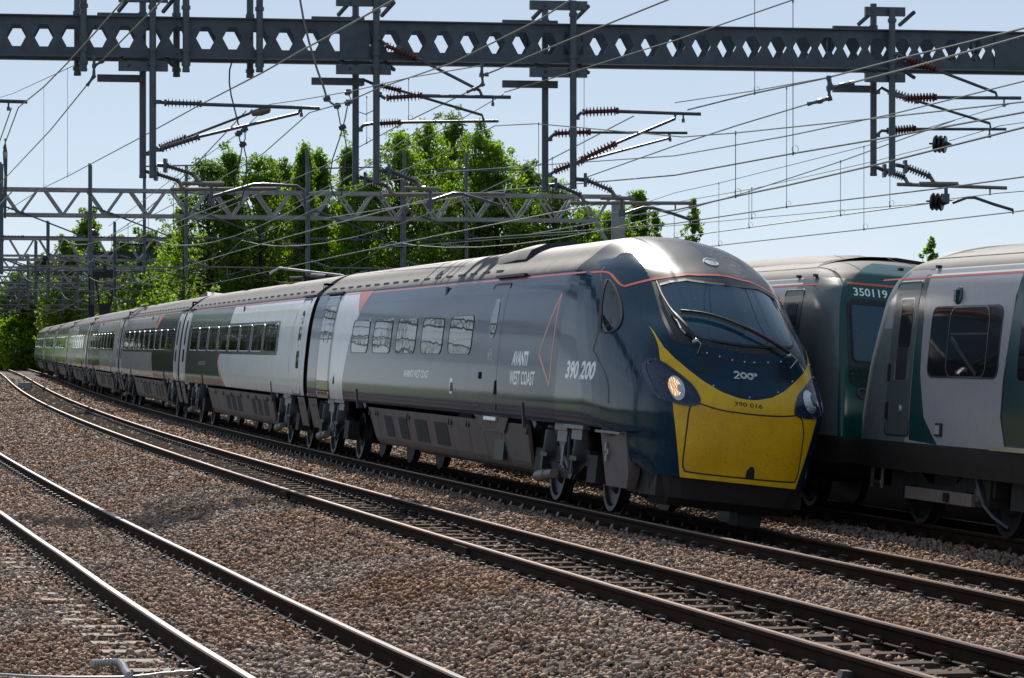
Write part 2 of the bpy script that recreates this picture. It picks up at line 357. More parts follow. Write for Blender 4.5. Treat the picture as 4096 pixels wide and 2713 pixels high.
def make_track(key, label, offn, zn, zf, s0, s1, topmat, slk, clk, sl_range, clip_range, far_sl, pitch=.65):
    d, R, U = canted(s0); root = thing('railway_track', label, 'railway track', Matrix.Translation(path(s0, offn(s0), zn - .16)), kind=None)
    inv = root.matrix_world.inverted()
    for o in (rail(offn, zn, s0, s1, topmat, root), rail(lambda s: offn(s) + 1.505 * math.cos(CANT), zf, s0, s1, topmat, root)): o.matrix_parent_inverse = inv
    rest = MB(); restc = MB(); i = 0
    for s in np.arange(s0 + .3, far_sl, pitch):
        s = float(s); d, R, U = canted(s); zc = (zn + zf) / 2
        # exact sleeper plane from the two rails
        A = path(s, offn(s), zn); B = path(s, offn(s) + 1.505 * math.cos(CANT), zf); Rr = (B - A).normalized(); Uu = Rr.cross(d).normalized()
        c = (A + B) / 2 - Uu * .17; tw = random.uniform(-.012, .012)
        mt = Matrix(((Rr.x, d.x, Uu.x, c.x), (Rr.y, d.y, Uu.y, c.y), (Rr.z, d.z, Uu.z, c.z), (0, 0, 0, 1))) @ Matrix.Rotation(tw, 4, 'Z')
        if sl_range[0] <= s <= sl_range[1]:
            o = link('sleeper', SLP[slk], root); o.matrix_parent_inverse = inv; o.matrix_basis = mt
        else:
            me = SLP[slk]; rest.add([mt @ v.co for v in me.vertices], [tuple(p.vertices) for p in me.polygons])
        for p, sg in ((A, 1), (A, -1), (B, 1), (B, -1)):
            q = p - Uu * .148
            mc = Matrix(((Rr.x * sg, d.x * sg, Uu.x, q.x), (Rr.y * sg, d.y * sg, Uu.y, q.y), (Rr.z * sg, d.z * sg, Uu.z, q.z), (0, 0, 0, 1)))
            if clip_range[0] <= s <= clip_range[1]:
                o = link('rail_clip', CLIP[clk], root); o.matrix_parent_inverse = inv; o.matrix_basis = mc
            elif s < min(far_sl, 75):
                restc.add([mc @ Vector(v) for v in ((.04, -.06, 0), (.14, -.06, 0), (.14, .06, 0), (.04, .06, 0), (.06, -.04, .05), (.12, -.04, .05), (.12, .04, .05), (.06, .04, .05))], [(4, 5, 6, 7), (0, 1, 5, 4), (1, 2, 6, 5), (2, 3, 7, 6), (3, 0, 4, 7)])
    for nm, mb, m in (('distant_sleepers', rest, M['sleeper' if slk == 'steel' else 'sleeper_conc']), ('distant_clips', restc, M['clip'])):
        if mb.v:
            o = mb.build(nm, m, root); o.matrix_parent_inverse = inv; tag(o, kind='stuff')
    TRACKS[key] = root
    return root
def y_at(s): return float(np.interp(s, PS, PZ))
offC = lambda s: c_off(y_at(s)) - 1.505
tC = make_track('C', 'nearest track with blue-white polished rail heads, its sleepers buried in brown ballast', offC, -.05, -.14, -24, 120, M['rail_polish'], 'conc', 'loop', (-20, 26), (-20, 8), 60)
tB = make_track('B', 'middle track with brown rails and open ribbed steel sleepers, empty beside the express train', lambda s: -3.22, .10, -.03, -22, 300, M['rail_top'], 'steel', 'lump', (-18, 60), (-16, 26), 130)
tA = make_track('A', 'track carrying the dark express train with the yellow nose', lambda s: 0.0, 0.0, -.125, -20, 300, M['rail_top'], 'conc', 'lump', (-16, 12), (-15, -1), 60)
tD = make_track('D', 'far shaded track under the two green and grey commuter carriages', lambda s: 3.22, -.03, -.155, -20, 300, M['rail_top'], 'conc', 'lump', (-13, 2), (-12, -8), 30)
tE = make_track('E', 'outermost track hidden behind the trains', lambda s: 9.0, -.2, -.2, -16, 300, M['rail_top'], 'conc', 'lump', (0, 0), (0, 0), 20)
def sub(root, name, mb, m, smooth=True):
    o = mb.build(name, m, root, smooth=smooth); o.matrix_parent_inverse = root.matrix_world.inverted(); return o
# insulated joint on the middle track, rust mark and bond stud on the nearest one
for s, off, z in ((-5.6, -3.22, .10), (5.4, -3.22, .10)):
    d, R, U = canted(s); p = path(s, off, z); mb = MB()
    mb.bar(p - R * .03 - U * .085 - d * .3, p - R * .03 - U * .085 + d * .3, .05, .09, up=U); sub(tB, 'fishplate', mb, M['rail_side'])

# ------------------------------------------------------------------ ballast stones (nobody could count them: one object)
def stone_variants(n, pts):
    out = []
    for k in range(n):
        bm = bmesh.new()
        for _ in range(pts):
            v = Vector((random.gauss(0, 1), random.gauss(0, 1), random.gauss(0, 1))).normalized() * random.uniform(.75, 1.1)
            bm.verts.new((v.x, v.y * random.uniform(.7, .95), v.z * .62))
        bmesh.ops.convex_hull(bm, input=bm.verts)
        for v in [v for v in bm.verts if not v.link_faces]: bm.verts.remove(v)
        bmesh.ops.triangulate(bm, faces=bm.faces); bm.verts.ensure_lookup_table(); bm.verts.index_update()
        out.append((np.array([v.co[:] for v in bm.verts]), np.array([[v.index for v in f.verts] for f in bm.faces]))); bm.free()
    return out
def scatter_stones():
    VA = stone_variants(10, 9); VB = stone_variants(6, 7)
    zones = [(-20, -3, 350, .020, .043, VA), (-3, 10, 250, .025, .047, VA), (10, 30, 120, .033, .058, VB), (30, 75, 42, .05, .08, VB), (75, 160, 9, .08, .13, VB)]
    allv = []; allf = []; base = 0
    for s0, s1, dens, r0, r1, V in zones:
        o0, o1 = -12.5, 6.0
        n = int((s1 - s0) * (o1 - o0) * dens)
        s = rng.uniform(s0, s1, n); off = rng.uniform(o0, o1, n)
        x, y = vpath(s, off); z = zground(off, y)
        px = CX + FPX * x / y; py = YH - FPX * (z - HCAM) / y
        keep = (px > -120) & (px < 4220) & (py < 2800)
        co = np.interp(y, [0, 10, 20, 23, 27.2, 30.8, 35, 40.6, 49.3, 59.5, 120, 400], [-5.2, -5.3, -5.46, -5.53, -5.59, -5.62, -5.69, -5.78, -5.89, -6.04, -6.4, -7.5])
        rails = [(-3.22, .10), (-1.72, -.03), (0, 0), (1.5, -.125), (3.22, -.03), (4.72, -.155)]
        for ro, rz in rails: keep &= np.abs(off - ro) > .095
        keep &= (np.abs(off - co) > .095) & (np.abs(off - co + 1.505) > .095)
        u = rng.uniform(0, 1, n)
        gB = (off > -3.12) & (off < -1.82); keep &= ~(gB & (u > .16))
        gBo = (off > -4.2) & (off < -3.3); ph = np.mod(s + 22 - .3 + .1, .65); onsl = ph < .2
        keep &= ~(gB & onsl & (u > .03))
        # sleeper tops show through where the ballast is thin: between the near rails and right beside the near rail of A
        phc = np.mod(s + 24 - .3 + .11, .65); gC = (off > co - 1.4) & (off < co - .95) & (y < 30); keep &= ~(gC & (phc < .22) & (u > .25))
        gC2 = (off > co - 2.15) & (off < co - 1.55) & (y < 24); keep &= ~(gC2 & (phc < .22) & (u > .3))
        pha = np.mod(s + 20 - .3 + .11, .65); gA = (off > -.6) & (off < -.1) & (s < 0); keep &= ~(gA & (pha < .2) & (u > .35))
        gA2 = (off > .1) & (off < 1.4); keep &= ~(gA2 & (u > .7))
        keep &= ~((off > 4.9) & (u > .5)) & ~((off < -10.5) & (u > .6))
        idx = np.nonzero(keep)[0]; which = rng.integers(0, len(V), len(idx))
        for k in range(len(V)):
            ii = idx[which == k]; m = len(ii)
            if not m: continue
            vv, ff = V[k]
            r = rng.uniform(r0, r1, m) * np.where(rng.uniform(0, 1, m) < .08, 1.35, 1.0)
            a = rng.uniform(0, 2 * np.pi, m); tl = rng.normal(0, .45, m); tl2 = rng.normal(0, .45, m)
            ca, sa = np.cos(a), np.sin(a); ct, st = np.cos(tl), np.sin(tl); c2, s2 = np.cos(tl2), np.sin(tl2)
            P = vv[None] * r[:, None, None]
            x1 = P[..., 0]; y1 = P[..., 1] * ct[:, None] - P[..., 2] * st[:, None]; z1 = P[..., 1] * st[:, None] + P[..., 2] * ct[:, None]
            x2 = x1 * c2[:, None] + z1 * s2[:, None]; z2 = -x1 * s2[:, None] + z1 * c2[:, None]
            X = x2 * ca[:, None] - y1 * sa[:, None] + x[ii][:, None]; Y = x2 * sa[:, None] + y1 * ca[:, None] + y[ii][:, None]
            Z = z2 + (z[ii] + rng.uniform(-.012, .028, m))[:, None]
            allv.append(np.stack([X, Y, Z], -1).reshape(-1, 3))
            allf.append((ff[None] + (np.arange(m) * len(vv))[:, None, None] + base).reshape(-1, 3)); base += m * len(vv)
    v = np.concatenate(allv).astype(np.float32); f = np.concatenate(allf).astype(np.int32)
    me = bpy.data.meshes.new('ballast_stones'); me.vertices.add(len(v)); me.vertices.foreach_set('co', v.ravel())
    me.loops.add(f.size); me.loops.foreach_set('vertex_index', f.ravel()); me.polygons.add(len(f))
    me.polygons.foreach_set('loop_start', np.arange(0, f.size, 3, dtype=np.int32)); me.polygons.foreach_set('loop_total', np.full(len(f), 3, np.int32))
    me.materials.append(M['stone']); me.update(calc_edges=True)
    o = link('ballast_stones', me); tag(o, 'brown and grey crushed stone ballast between the rails', kind='stuff')
    print('stones tris', len(f))
scatter_stones()
# dark step added behind the commuter carriages to hide the sunlit ground beneath them
pf = MB(); st = list(np.arange(-40, 120, 2.0))
for s in st:
    for o_, z_ in ((6.15, -.6), (6.15, .50), (6.05, .50), (6.05, .62), (16, .62)): pf.v.append(tuple(path(s, o_, z_)))
for i in range(len(st) - 1):
    for k in range(4): a = i * 5 + k; pf.f.append((a, a + 1, a + 6, a + 5)); pf.mi.append(0)
tag(pf.build('added_dark_backing', M['under']), kind='structure')
# ------------------------------------------------------------------ express train: shape of the body and of the nose
NW_V = [0.44, 0.84, 1.02, 1.12, 1.3, 1.5, 1.77, 2.1, 2.33, 2.70, 3.01, 3.21, 3.42, 3.53, 3.56]
NW_W = [1.06, 1.235, 1.295, 1.320, 1.347, 1.360, 1.368, 1.368, 1.362, 1.325, 1.235, 1.045, .785, .42, 0.0]
def pchip(x, y, xq):
    x = np.asarray(x, float); y = np.asarray(y, float); xq = np.asarray(xq, float)
    if len(x) == 2: return np.interp(xq, x, y)
    h = np.diff(x); d = np.diff(y) / h; n = len(x); m = np.zeros(n)
    for i in range(1, n - 1):
        if d[i - 1] * d[i] > 0:
            w1 = 2 * h[i] + h[i - 1]; w2 = h[i] + 2 * h[i - 1]; m[i] = (w1 + w2) / (w1 / d[i - 1] + w2 / d[i])
    m[-1] = d[-1] * 1.5
    k = np.clip(np.searchsorted(x, xq) - 1, 0, n - 2); t = (xq - x[k]) / h[k]
    return (2 * t**3 - 3 * t**2 + 1) * y[k] + (t**3 - 2 * t**2 + t) * h[k] * m[k] + (-2 * t**3 + 3 * t**2) * y[k + 1] + (t**3 - t**2) * h[k] * m[k + 1]
_vf = np.linspace(.44, 3.56, 400); _wf = pchip(NW_V, NW_W, _vf); _wf[-1] = 0
def halfw(v): return np.interp(v, _vf, _wf)
SE = 4.7
ROWS = [
 (0.50, [(0, .95), (.45, .965), (.71, 1.01), (.88, 1.2), (.97, 1.7), (1.03, 2.4), (1.07, 3.2)]),
 (1.00, [(0, .90), (.5, .92), (.80, .99), (.96, 1.2), (1.09, 1.7), (1.19, 2.4), (1.26, 3.3)]),
 (1.40, [(0, .91), (.5, .93), (.72, .965), (.89, 1.02), (1.02, 1.22), (1.13, 1.65), (1.24, 2.4), (1.33, 3.4)]),
 (1.80, [(0, 1.16), (.37, 1.2), (.7, 1.29), (.92, 1.42), (1.04, 1.6), (1.14, 1.95), (1.25, 2.6), (1.335, 3.5)]),
 (2.15, [(0, 1.34), (.4, 1.365), (.57, 1.41), (.8, 1.56), (.94, 1.75), (1.07, 2.1), (1.22, 2.75), (1.325, 3.6)]),
 (2.50, [(0, 1.73), (.4, 1.80), (.73, 2.05), (.9, 2.33), (1.05, 2.65), (1.2, 3.15), (1.30, 3.8)]),
 (2.83, [(0, 2.2), (.4, 2.32), (.75, 2.66), (.95, 3.0), (1.1, 3.37), (1.22, 3.85)]),
 (3.025, [(0, 2.5), (.4, 2.66), (.75, 3.02), (.95, 3.4), (1.1, 3.85)]),
 (3.185, [(0, 2.96), (.4, 3.1), (.75, 3.48), (.93, 3.88)]),
 (3.35, [(0, 3.46), (.4, 3.62), (.7, 4.0)]),
 (3.47, [(0, 3.95), (.35, 4.12)]),
 (3.54, [(0, 4.4)]),
 (3.5595, [(0, 4.66)])]
NT = 61; TG = np.linspace(0, 1, NT)
RV = np.array([r[0] for r in ROWS]); RS = []
for v, pts in ROWS:
    w = max(float(halfw(v)), .02)
    RS.append(pchip([p[0] / w for p in pts] + [1.0], [p[1] for p in pts] + [SE], TG))
RS = np.array(RS)
VF = np.linspace(.44, 3.5595, 241)
def _smooth(a):      # soften the joins between the rows
    k = np.array([1, 2, 3, 2, 1.]) / 9; p = np.pad(a, 2, mode='edge'); return np.convolve(p, k, mode='valid')
TAB = np.array([_smooth(_smooth(pchip(RV, RS[:, j], np.maximum(VF, RV[0])))) for j in range(NT)]).T
def S(u, v):
    u = np.asarray(u, float); v = np.asarray(v, float)
    t = np.clip(np.abs(u) / np.maximum(halfw(v), .02), 0, 1)
    a = np.clip((v - VF[0]) / (VF[1] - VF[0]), 0, len(VF) - 1.001); i = a.astype(int); fa = a - i
    b = np.clip(t * (NT - 1), 0, NT - 1.001); j = b.astype(int); fb = b - j
    return TAB[i, j] * (1 - fa) * (1 - fb) + TAB[i + 1, j] * fa * (1 - fb) + TAB[i, j + 1] * (1 - fa) * fb + TAB[i + 1, j + 1] * fa * fb
def nose(u, v, off=0.0):
    e = 2e-3; s = float(S(u, v)); du = (float(S(u + e, v)) - float(S(u - e, v))) / (2 * e); dv = (float(S(u, v + e)) - float(S(u, v - e))) / (2 * e)
    n = Vector((du, -1.0, dv)).normalized()
    return Vector((u, s, v)) + n * off
def side(s, v, off=0.0, sg=-1):
    """a point of the flank: s metres along the car, height v; sg -1 is the flank towards the camera"""
    w = float(halfw(v)); dw = (float(halfw(v + .004)) - float(halfw(v - .004))) / .008
    n = Vector((1.0, 0, -dw)).normalized()
    return Vector((sg * (w + n.x * off), s, v + n.z * off))
def poly_patch(name, loops, fn, mats, parent, cuts=(None, None), off=.003, smooth=True, label=None, mi=0, dirs=(0, 1)):
    """flat polygons cut into small pieces and laid on a curved surface"""
    bm = bmesh.new()
    for lp in loops:
        try: bm.faces.new([bm.verts.new((p[0], p[1], 0)) for p in lp])
        except ValueError: pass
    bm.normal_update(); bmesh.ops.triangulate(bm, faces=bm.faces, ngon_method='EAR_CLIP')
    for ax, step in enumerate(cuts):
        if not step: continue
        lo = min(v.co[ax] for v in bm.verts); hi = max(v.co[ax] for v in bm.verts); k = math.floor(lo / step) + 1
        while k * step < hi:
            co = [0, 0, 0]; no = [0, 0, 0]; co[ax] = k * step; no[ax] = 1
            bmesh.ops.bisect_plane(bm, geom=bm.verts[:] + bm.edges[:] + bm.faces[:], plane_co=co, plane_no=no); k += 1
    bmesh.ops.remove_doubles(bm, verts=bm.verts, dist=1e-6)
    for v in bm.verts: v.co = fn(v.co.x, v.co.y, off)
    bmesh.ops.recalc_face_normals(bm, faces=bm.faces)
    me = bpy.data.meshes.new(name); bm.normal_update(); bm.to_mesh(me); bm.free()
    me.materials.append(mats); me.polygons.foreach_set('use_smooth', [smooth] * len(me.polygons))
    o = link(name, me, parent)
    if label: o['label'] = label
    return o
def rrect(a0, a1, b0, b1, r, n=5):
    out = []
    for cx, cy, st in ((a1 - r, b1 - r, 0), (a0 + r, b1 - r, 90), (a0 + r, b0 + r, 180), (a1 - r, b0 + r, 270)):
        for k in range(n + 1): an = math.radians(st + 90 * k / n); out.append((cx + r * math.cos(an), cy + r * math.sin(an)))
    return out
def catmull(pts, n=5, closed=False):
    out = []; P = [Vector((p[0], p[1], 0)) for p in pts]; m = len(P)
    rg = range(m if closed else m - 1)
    for i in rg:
        p0 = P[(i - 1) % m] if closed or i > 0 else P[i]; p1 = P[i]; p2 = P[(i + 1) % m]; p3 = P[(i + 2) % m] if closed or i + 2 < m else p2
        for k in range(n):
            t = k / n; q = .5 * ((2 * p1) + (p2 - p0) * t + (2 * p0 - 5 * p1 + 4 * p2 - p3) * t * t + (3 * p1 - p0 - 3 * p2 + p3) * t**3); out.append((q.x, q.y))
    if not closed: out.append((P[-1].x, P[-1].y))
    return out
def band(pts, w, closed=False):
    """quads of width w along a 2D polyline"""
    P = [Vector((p[0], p[1])) for p in pts]; m = len(P); L = []; Rr = []
    for i in range(m):
        a = P[(i - 1) % m] if closed or i > 0 else P[i]; b = P[(i + 1) % m] if closed or i < m - 1 else P[i]
        d = (b - a); d = d.normalized() if d.length > 1e-9 else Vector((1, 0)); n = Vector((-d.y, d.x)) * (w / 2); L.append(P[i] + n); Rr.append(P[i] - n)
    return [[L[i], L[(i + 1) % m], Rr[(i + 1) % m], Rr[i]] for i in range(m if closed else m - 1)]
def raised(name, pts, w, fn, m, parent, h=.008, closed=True):
    """a slim raised moulding following a line on the surface"""
    mb = MB(); P = pts; n = len(P); q = band(P, w, closed)
    for qd in q:
        a, b, c, d = qd
        vs = [fn(p[0], p[1], h) for p in qd] + [fn(p[0], p[1], 0) for p in qd]
        mb.add(vs, [(0, 1, 2, 3), (0, 4, 5, 1), (2, 6, 7, 3)])
    return mb.build(name, m, parent, smooth=False)
def text_patch(name, body, fn, m, parent, x0, x1, y0, y1, shear=0.0, flip=1, off=.0014, bold=0.0, squeeze=True, cuts=(None, .12)):
    cu = bpy.data.curves.new('t', 'FONT'); cu.body = body; cu.size = 1; cu.offset = bold; cu.resolution_u = 3; cu.fill_mode = 'FRONT'
    ob = bpy.data.objects.new('t', cu); COL.objects.link(ob); dg = bpy.context.evaluated_depsgraph_get(); dg.update()
    me0 = bpy.data.meshes.new_from_object(ob.evaluated_get(dg)); bpy.data.objects.remove(ob); bpy.data.curves.remove(cu)
    V = np.array([v.co[:] for v in me0.vertices]); lo = V.min(0); hi = V.max(0)
    mb = MB(); ps = [tuple(p.vertices) for p in me0.polygons]
    vs = []
    for p in V:
        a = (p[0] - lo[0]) / (hi[0] - lo[0]); b = (p[1] - lo[1]) / (hi[1] - lo[1])
        vs.append(fn(x0 + (x1 - x0) * a + shear * (y1 - y0) * (b) * flip, y0 + (y1 - y0) * b, off))
    bpy.data.meshes.remove(me0); mb.add(vs, ps); return mb.build(name, m, parent, smooth=False)

# ---- matrices of the cars
_th = math.radians(13.6); _ro = math.radians(6.4)
_R0 = Vector((math.cos(_th), math.sin(_th), 0)); _F = Vector((math.sin(_th), -math.cos(_th), 0)); _Zu = Vector((0, 0, 1))
_Ru = _R0 * math.cos(_ro) - _Zu * math.sin(_ro); _Uu = _Zu * math.cos(_ro) + _R0 * math.sin(_ro)
_O = Vector((1.27, 35.61, 0)) + .7525 * (_R0 * math.cos(CANT) - _Zu * math.sin(CANT)) + _F * 3.45
M_LEAD = Matrix(((_Ru.x, -_F.x, _Uu.x, _O.x), (_Ru.y, -_F.y, _Uu.y, _O.y), (_Ru.z, -_F.z, _Uu.z, _O.z), (0, 0, 0, 1)))
def m_car(k): a = 24.5 + 23.9 * (k - 1); return frame(track_centre(a, 0, 0), track_centre(a + 17, 0, 0), 6.4)

def arc_v(u): return np.interp(np.abs(u), [0, .045, .12, .31, .5, .66, .81, .91, .955, .975, 1.2], [1.525, 1.525, 1.532, 1.581, 1.68, 1.80, 1.93, 2.055, 2.219, 2.32, 2.32])
def yel_out(v): return np.interp(v, [.547, 1.40, 1.42, 1.9, 2.05, 2.2, 2.32], [.709, .89, .95, .942, .945, .958, .972])
def orange_v(u): return np.interp(np.abs(u), [0, .07, .3, .394, .633, .8, .935, 1.037, 1.065, 1.085, 1.126, 1.209], [3.017, 3.017, 2.992, 2.99, 2.93, 2.881, 2.825, 2.776, 2.801, 2.931, 2.968, 2.956])
BLK = [(0, 2.974), (.4, 2.956), (.65, 2.908), (.775, 2.86), (.805, 2.6), (.818, 2.39), (.808, 2.13), (.74, 2.10), (.53, 2.11), (.28, 2.085), (0, 2.066)]
BLK_POLY = BLK + [(-a, b) for a, b in reversed(BLK[1:-1])]
def inpoly(x, y, poly):
    c = np.zeros(np.shape(x), bool); n = len(poly)
    for i in range(n):
        x1, y1 = poly[i]; x2, y2 = poly[(i + 1) % n]
        if y1 == y2: continue
        c ^= ((y1 > y) != (y2 > y)) & (x < (x2 - x1) * (y - y1) / (y2 - y1) + x1)
    return c
def lead_shell(parent, s_end):
    """the whole outer skin of the leading car as one mesh: rows of height, columns round the nose and down both flanks"""
    tt = np.linspace(0, 1, 400); arc = np.concatenate([[0], np.cumsum(np.hypot(np.diff(tt * 1.36), np.diff(S(tt * 1.36, np.full(400, 1.8)))))])
    tcol = np.interp(np.linspace(0, arc[-1], 200), arc, tt)
    vrow = np.concatenate([np.linspace(.46, 2.95, 112), np.linspace(2.96, 3.40, 56), 3.56 - .16 * np.linspace(1, 0, 26)[1:]**1.7])
    vrow[-1] = 3.5599
    tail = np.concatenate([np.arange(SE + .3, s_end, 1.6), [s_end]])
    nr = len(vrow); cols = []
    T = np.concatenate([-tcol[::-1], tcol[1:]]); V2, T2 = np.meshgrid(vrow, T, indexing='ij'); U2 = T2 * np.maximum(halfw(V2), .004); S2 = S(U2, V2)
    wl = np.maximum(halfw(vrow), .004)[:, None]
    Lu = np.repeat(-wl, len(tail), 1); Ls = np.repeat(tail[::-1][None], nr, 0); Lv = np.repeat(vrow[:, None], len(tail), 1)
    U3 = np.hstack([Lu, U2, -Lu]); S3 = np.hstack([Ls, S2, Ls[:, ::-1]]); V3 = np.hstack([Lv, V2, Lv])
    nc = U3.shape[1]
    bump = .045 * np.clip((U3 / .8), -1, 1)**2   # the cab dome stands a little above the roof behind it
    v = np.stack([U3, S3, V3], -1).reshape(-1, 3)
    I = np.arange(nr - 1)[:, None] * nc + np.arange(nc - 1)[None]
    f = np.stack([I, I + 1, I + nc + 1, I + nc], -1).reshape(-1, 4)
    c = v[f].mean(1); u, s, vv = c[:, 0], c[:, 1], c[:, 2]; au = np.abs(u)
    keep = (vv > 1.02) | (s < 2.2 + .55 * (vv - .46) / .56)
    keep &= ~((vv < 1.02) & (vv < np.interp(s, [0, 1.0, 1.42, 1.75, 2.0, 2.2, 2.9], [.545, .547, .553, .60, .68, .46, .46])))
    mi = np.zeros(len(f), np.int32)
    mi[(s > SE + .1)] = 1
    roofm = ((au < .80) & (vv > orange_v(u))) | ((au >= .80) & (vv > np.interp(au, [.80, .84, .887, .95, 1.0, 1.05, 1.11, 1.13], [3.236, 3.245, 3.234, 3.18, 3.15, 3.147, 3.10, 3.0]))) | ((s > SE) & (vv > 3.0))
    mi[roofm] = 2
    mi[roofm & (s < SE + .1)] = 3
    mi[(vv < np.interp(s, [0, 1.77, 2.06, 2.37, 2.8, 2.81], [.2, .60, .72, .88, 1.0, 1.0])) & (s > 1.7) & (vv < 1.0)] = 5
    f = f[keep]; mi = mi[keep]
    me = bpy.data.meshes.new('body_shell'); me.from_pydata(v.tolist(), [], f.tolist())
    for m in ('navy', 'side_dark', 'roof', 'dome', 'yellow', 'skirt'): me.materials.append(M[m])
    me.polygons.foreach_set('material_index', mi); me.polygons.foreach_set('use_smooth', np.ones(len(f), bool)); me.update()
    o = link('body_shell', me, parent)
    # ridge strip and rear bulkhead
    mb = MB(); s0 = float(S(0, 3.5599))
    mb.add([(-.012, s0, 3.559), (.012, s0, 3.559), (.012, s_end, 3.559), (-.012, s_end, 3.559)], [(0, 1, 2, 3)])
    ring = [(-float(halfw(z)), s_end - .005, z) for z in np.linspace(1.02, 3.55, 30)] + [(float(halfw(z)), s_end - .005, z) for z in np.linspace(3.55, 1.02, 30)]
    mb.add(ring, [tuple(range(len(ring)))], 1)
    mb.add([(-1.29, 2.9, 1.03), (1.29, 2.9, 1.03), (1.29, s_end, 1.03), (-1.29, s_end, 1.03)], [(0, 1, 2, 3)], 1)
    mb.build('roof_ridge', [M['roof'], M['gasket']], parent)
    return o
def body_shell(parent, s0, s1, matn):
    mb = MB(); vs = np.concatenate([[1.02], np.arange(9, 25) * .12, [2.94], np.linspace(3.0, 3.42, 9), 3.56 - .14 * np.linspace(1, 0, 9)[1:]**1.7]); vs[-1] = 3.56
    ring = [(-float(halfw(z)), z) for z in vs] + [(float(halfw(z)), z) for z in reversed(vs[:-1])]; n = len(ring)
    st = [s0, s0 + .06] + list(np.arange(s0 + 2, s1 - 1, 2.0)) + [s1 - .06, s1]
    for i, s in enumerate(st):
        k = .96 if i in (0, len(st) - 1) else 1.0
        mb.v.extend([(u * k, s, 2.2 + (z - 2.2) * (k if z > 2.2 else 1)) for u, z in ring])
    for i in range(len(st) - 1):
        for j in range(n - 1):
            a = i * n + j; mb.f.append((a, a + 1, a + n + 1, a + n)); mb.mi.append(1 if (ring[j][1] >= 2.99 and ring[j + 1][1] >= 2.99) else 0)
    mb.f.append(tuple(range(n))); mb.mi.append(2); mb.f.append(tuple((len(st) - 1) * n + k for k in reversed(range(n)))); mb.mi.append(2)
    mb.add([(-1.29, s0, 1.03), (1.29, s0, 1.03), (1.29, s1, 1.03), (-1.29, s1, 1.03)], [(0, 1, 2, 3)], 2)
    return mb.build('body_shell', [M[matn], M['roof'], M['gasket']], parent, smooth=True, angle=40)

def bogie(parent, sc, near_detail=True):
    b = subempty('bogie', parent); b.location = (0, sc, 0)
    fr = MB()
    for sg in (-1, 1):
        x = sg * 1.0
        fr.box((x, 0, .62), (.16, 2.2, .20)); fr.box((x, 1.35, .50), (.20, .42, .34)); fr.box((x, -1.35, .50), (.20, .42, .34))
        fr.bar((x, -.9, .60), (x, -.45, .42), .16, .16); fr.bar((x, .9, .60), (x, .45, .42), .16, .16); fr.box((x, 0, .42), (.16, .9, .18))
    fr.box((0, 0, .6), (1.9, .5, .28)); fr.box((0, 0, .95), (2.3, .9, .16))
    fr.box((0, 1.35, .42), (1.5, .16, .16)); fr.box((0, -1.35, .42), (1.5, .16, .16)); fr.box((0, .7, .5), (1.3, .5, .4)); fr.box((0, -.7, .5), (1.3, .5, .4))
    fr.build('bogie_frame', M['under'], b)
    for ax in (-1.35, 1.35):
        for sg in (-1, 1):
            w = MB(); c = (sg * .685, ax, .42)
            w.lathe([(0, .455), (.03, .455), (.035, .425), (.135, .42), (.135, .36), (.09, .33), (.075, .20), (.12, .16), (.14, .10), (.14, 0)], c, (sg, 0, 0), 32)
            w.build('wheel', M['wheel'], b, smooth=True, angle=30)
    sgs = (-1,) if near_detail else ()
    for sg in sgs:
        for y, m in ((.75, 'bogie'), (-.75, 'bogie')):
            p = MB(); p.lathe([(0, .17), (.05, .19), (.30, .18), (.33, .15), (.36, .15)], (sg * 1.02, y, .62), (0, 0, 1), 14); p.box((sg * 1.05, y, .60), (.30, .34, .05)); p.box((sg * 1.1, y + .18, .52), (.14, .1, .24))
            p.build('spring_pot', M[m], b, smooth=True)
        p = MB(); p.box((sg * 1.15, .0, .985), (.10, .62, .10)); p.box((sg * 1.13, 0, .86), (.08, .48, .14)); p.add([(sg * 1.10, -.15, .79), (sg * 1.10, .15, .79), (sg * 1.06, .05, .45), (sg * 1.06, -.08, .45), (sg * 1.16, -.15, .79), (sg * 1.16, .15, .79), (sg * 1.12, .05, .45), (sg * 1.12, -.08, .45)], [(0, 1, 2, 3), (7, 6, 5, 4), (0, 4, 5, 1), (1, 5, 6, 2), (2, 6, 7, 3), (3, 7, 4, 0)])
        p.build('hanger_bracket', M['bogie_light'], b)
        p = MB(); p.tube([(sg * 1.16, 1.05, .30), (sg * 1.16, .62, .34)], .075, 12); p.tube([(sg * 1.16, .66, .335), (sg * 1.16, .25, .37)], .062, 12); p.tube([(sg * 1.16, 1.2, .29), (sg * 1.16, 1.05, .30)], .03, 8)
        p.build('damper', M['damper'], b, smooth=True)
        p = MB(); p.tube([(sg * 1.1, .15, .72), (sg * 1.14, -.5, .46)], .05, 10); p.tube([(sg * 1.12, -.35, .95), (sg * 1.17, -.42, .85), (sg * 1.17, -.46, .62), (sg * 1.15, -.52, .40)], .03, 8); p.lathe([(0, .11), (.03, .11)], (sg * 1.13, -.55, .44), (sg, 0, 0), 14)
        p.build('brake_rod', M['bogie'], b, smooth=True)
        p = MB(); p.box((sg * 1.16, -.12, .62), (.03, .1, .26)); p.build('name_plate', M['bogie_light'], b)
    return b
def side_fn(s, v, off): return side(s, v, off)
def side_lead(s, v, off):
    """flank of the leading car, following the nose where it starts to draw in"""
    if s >= SE: return side(s, v, off)
    w = float(halfw(v)); us = np.linspace(.55, 1, 120) * w; ss = S(us, np.full(120, v)); u = float(np.interp(s, ss, us))
    u2 = float(np.interp(s + .02, ss, us)); n = Vector((-1.0, -(u2 - u) / .02, 0)); 
    n = Vector((-1.0, -(u2 - u) / .02, float((halfw(v + .004) - halfw(v - .004)) / .008))).normalized()
    return Vector((-u, s, v)) + n * off
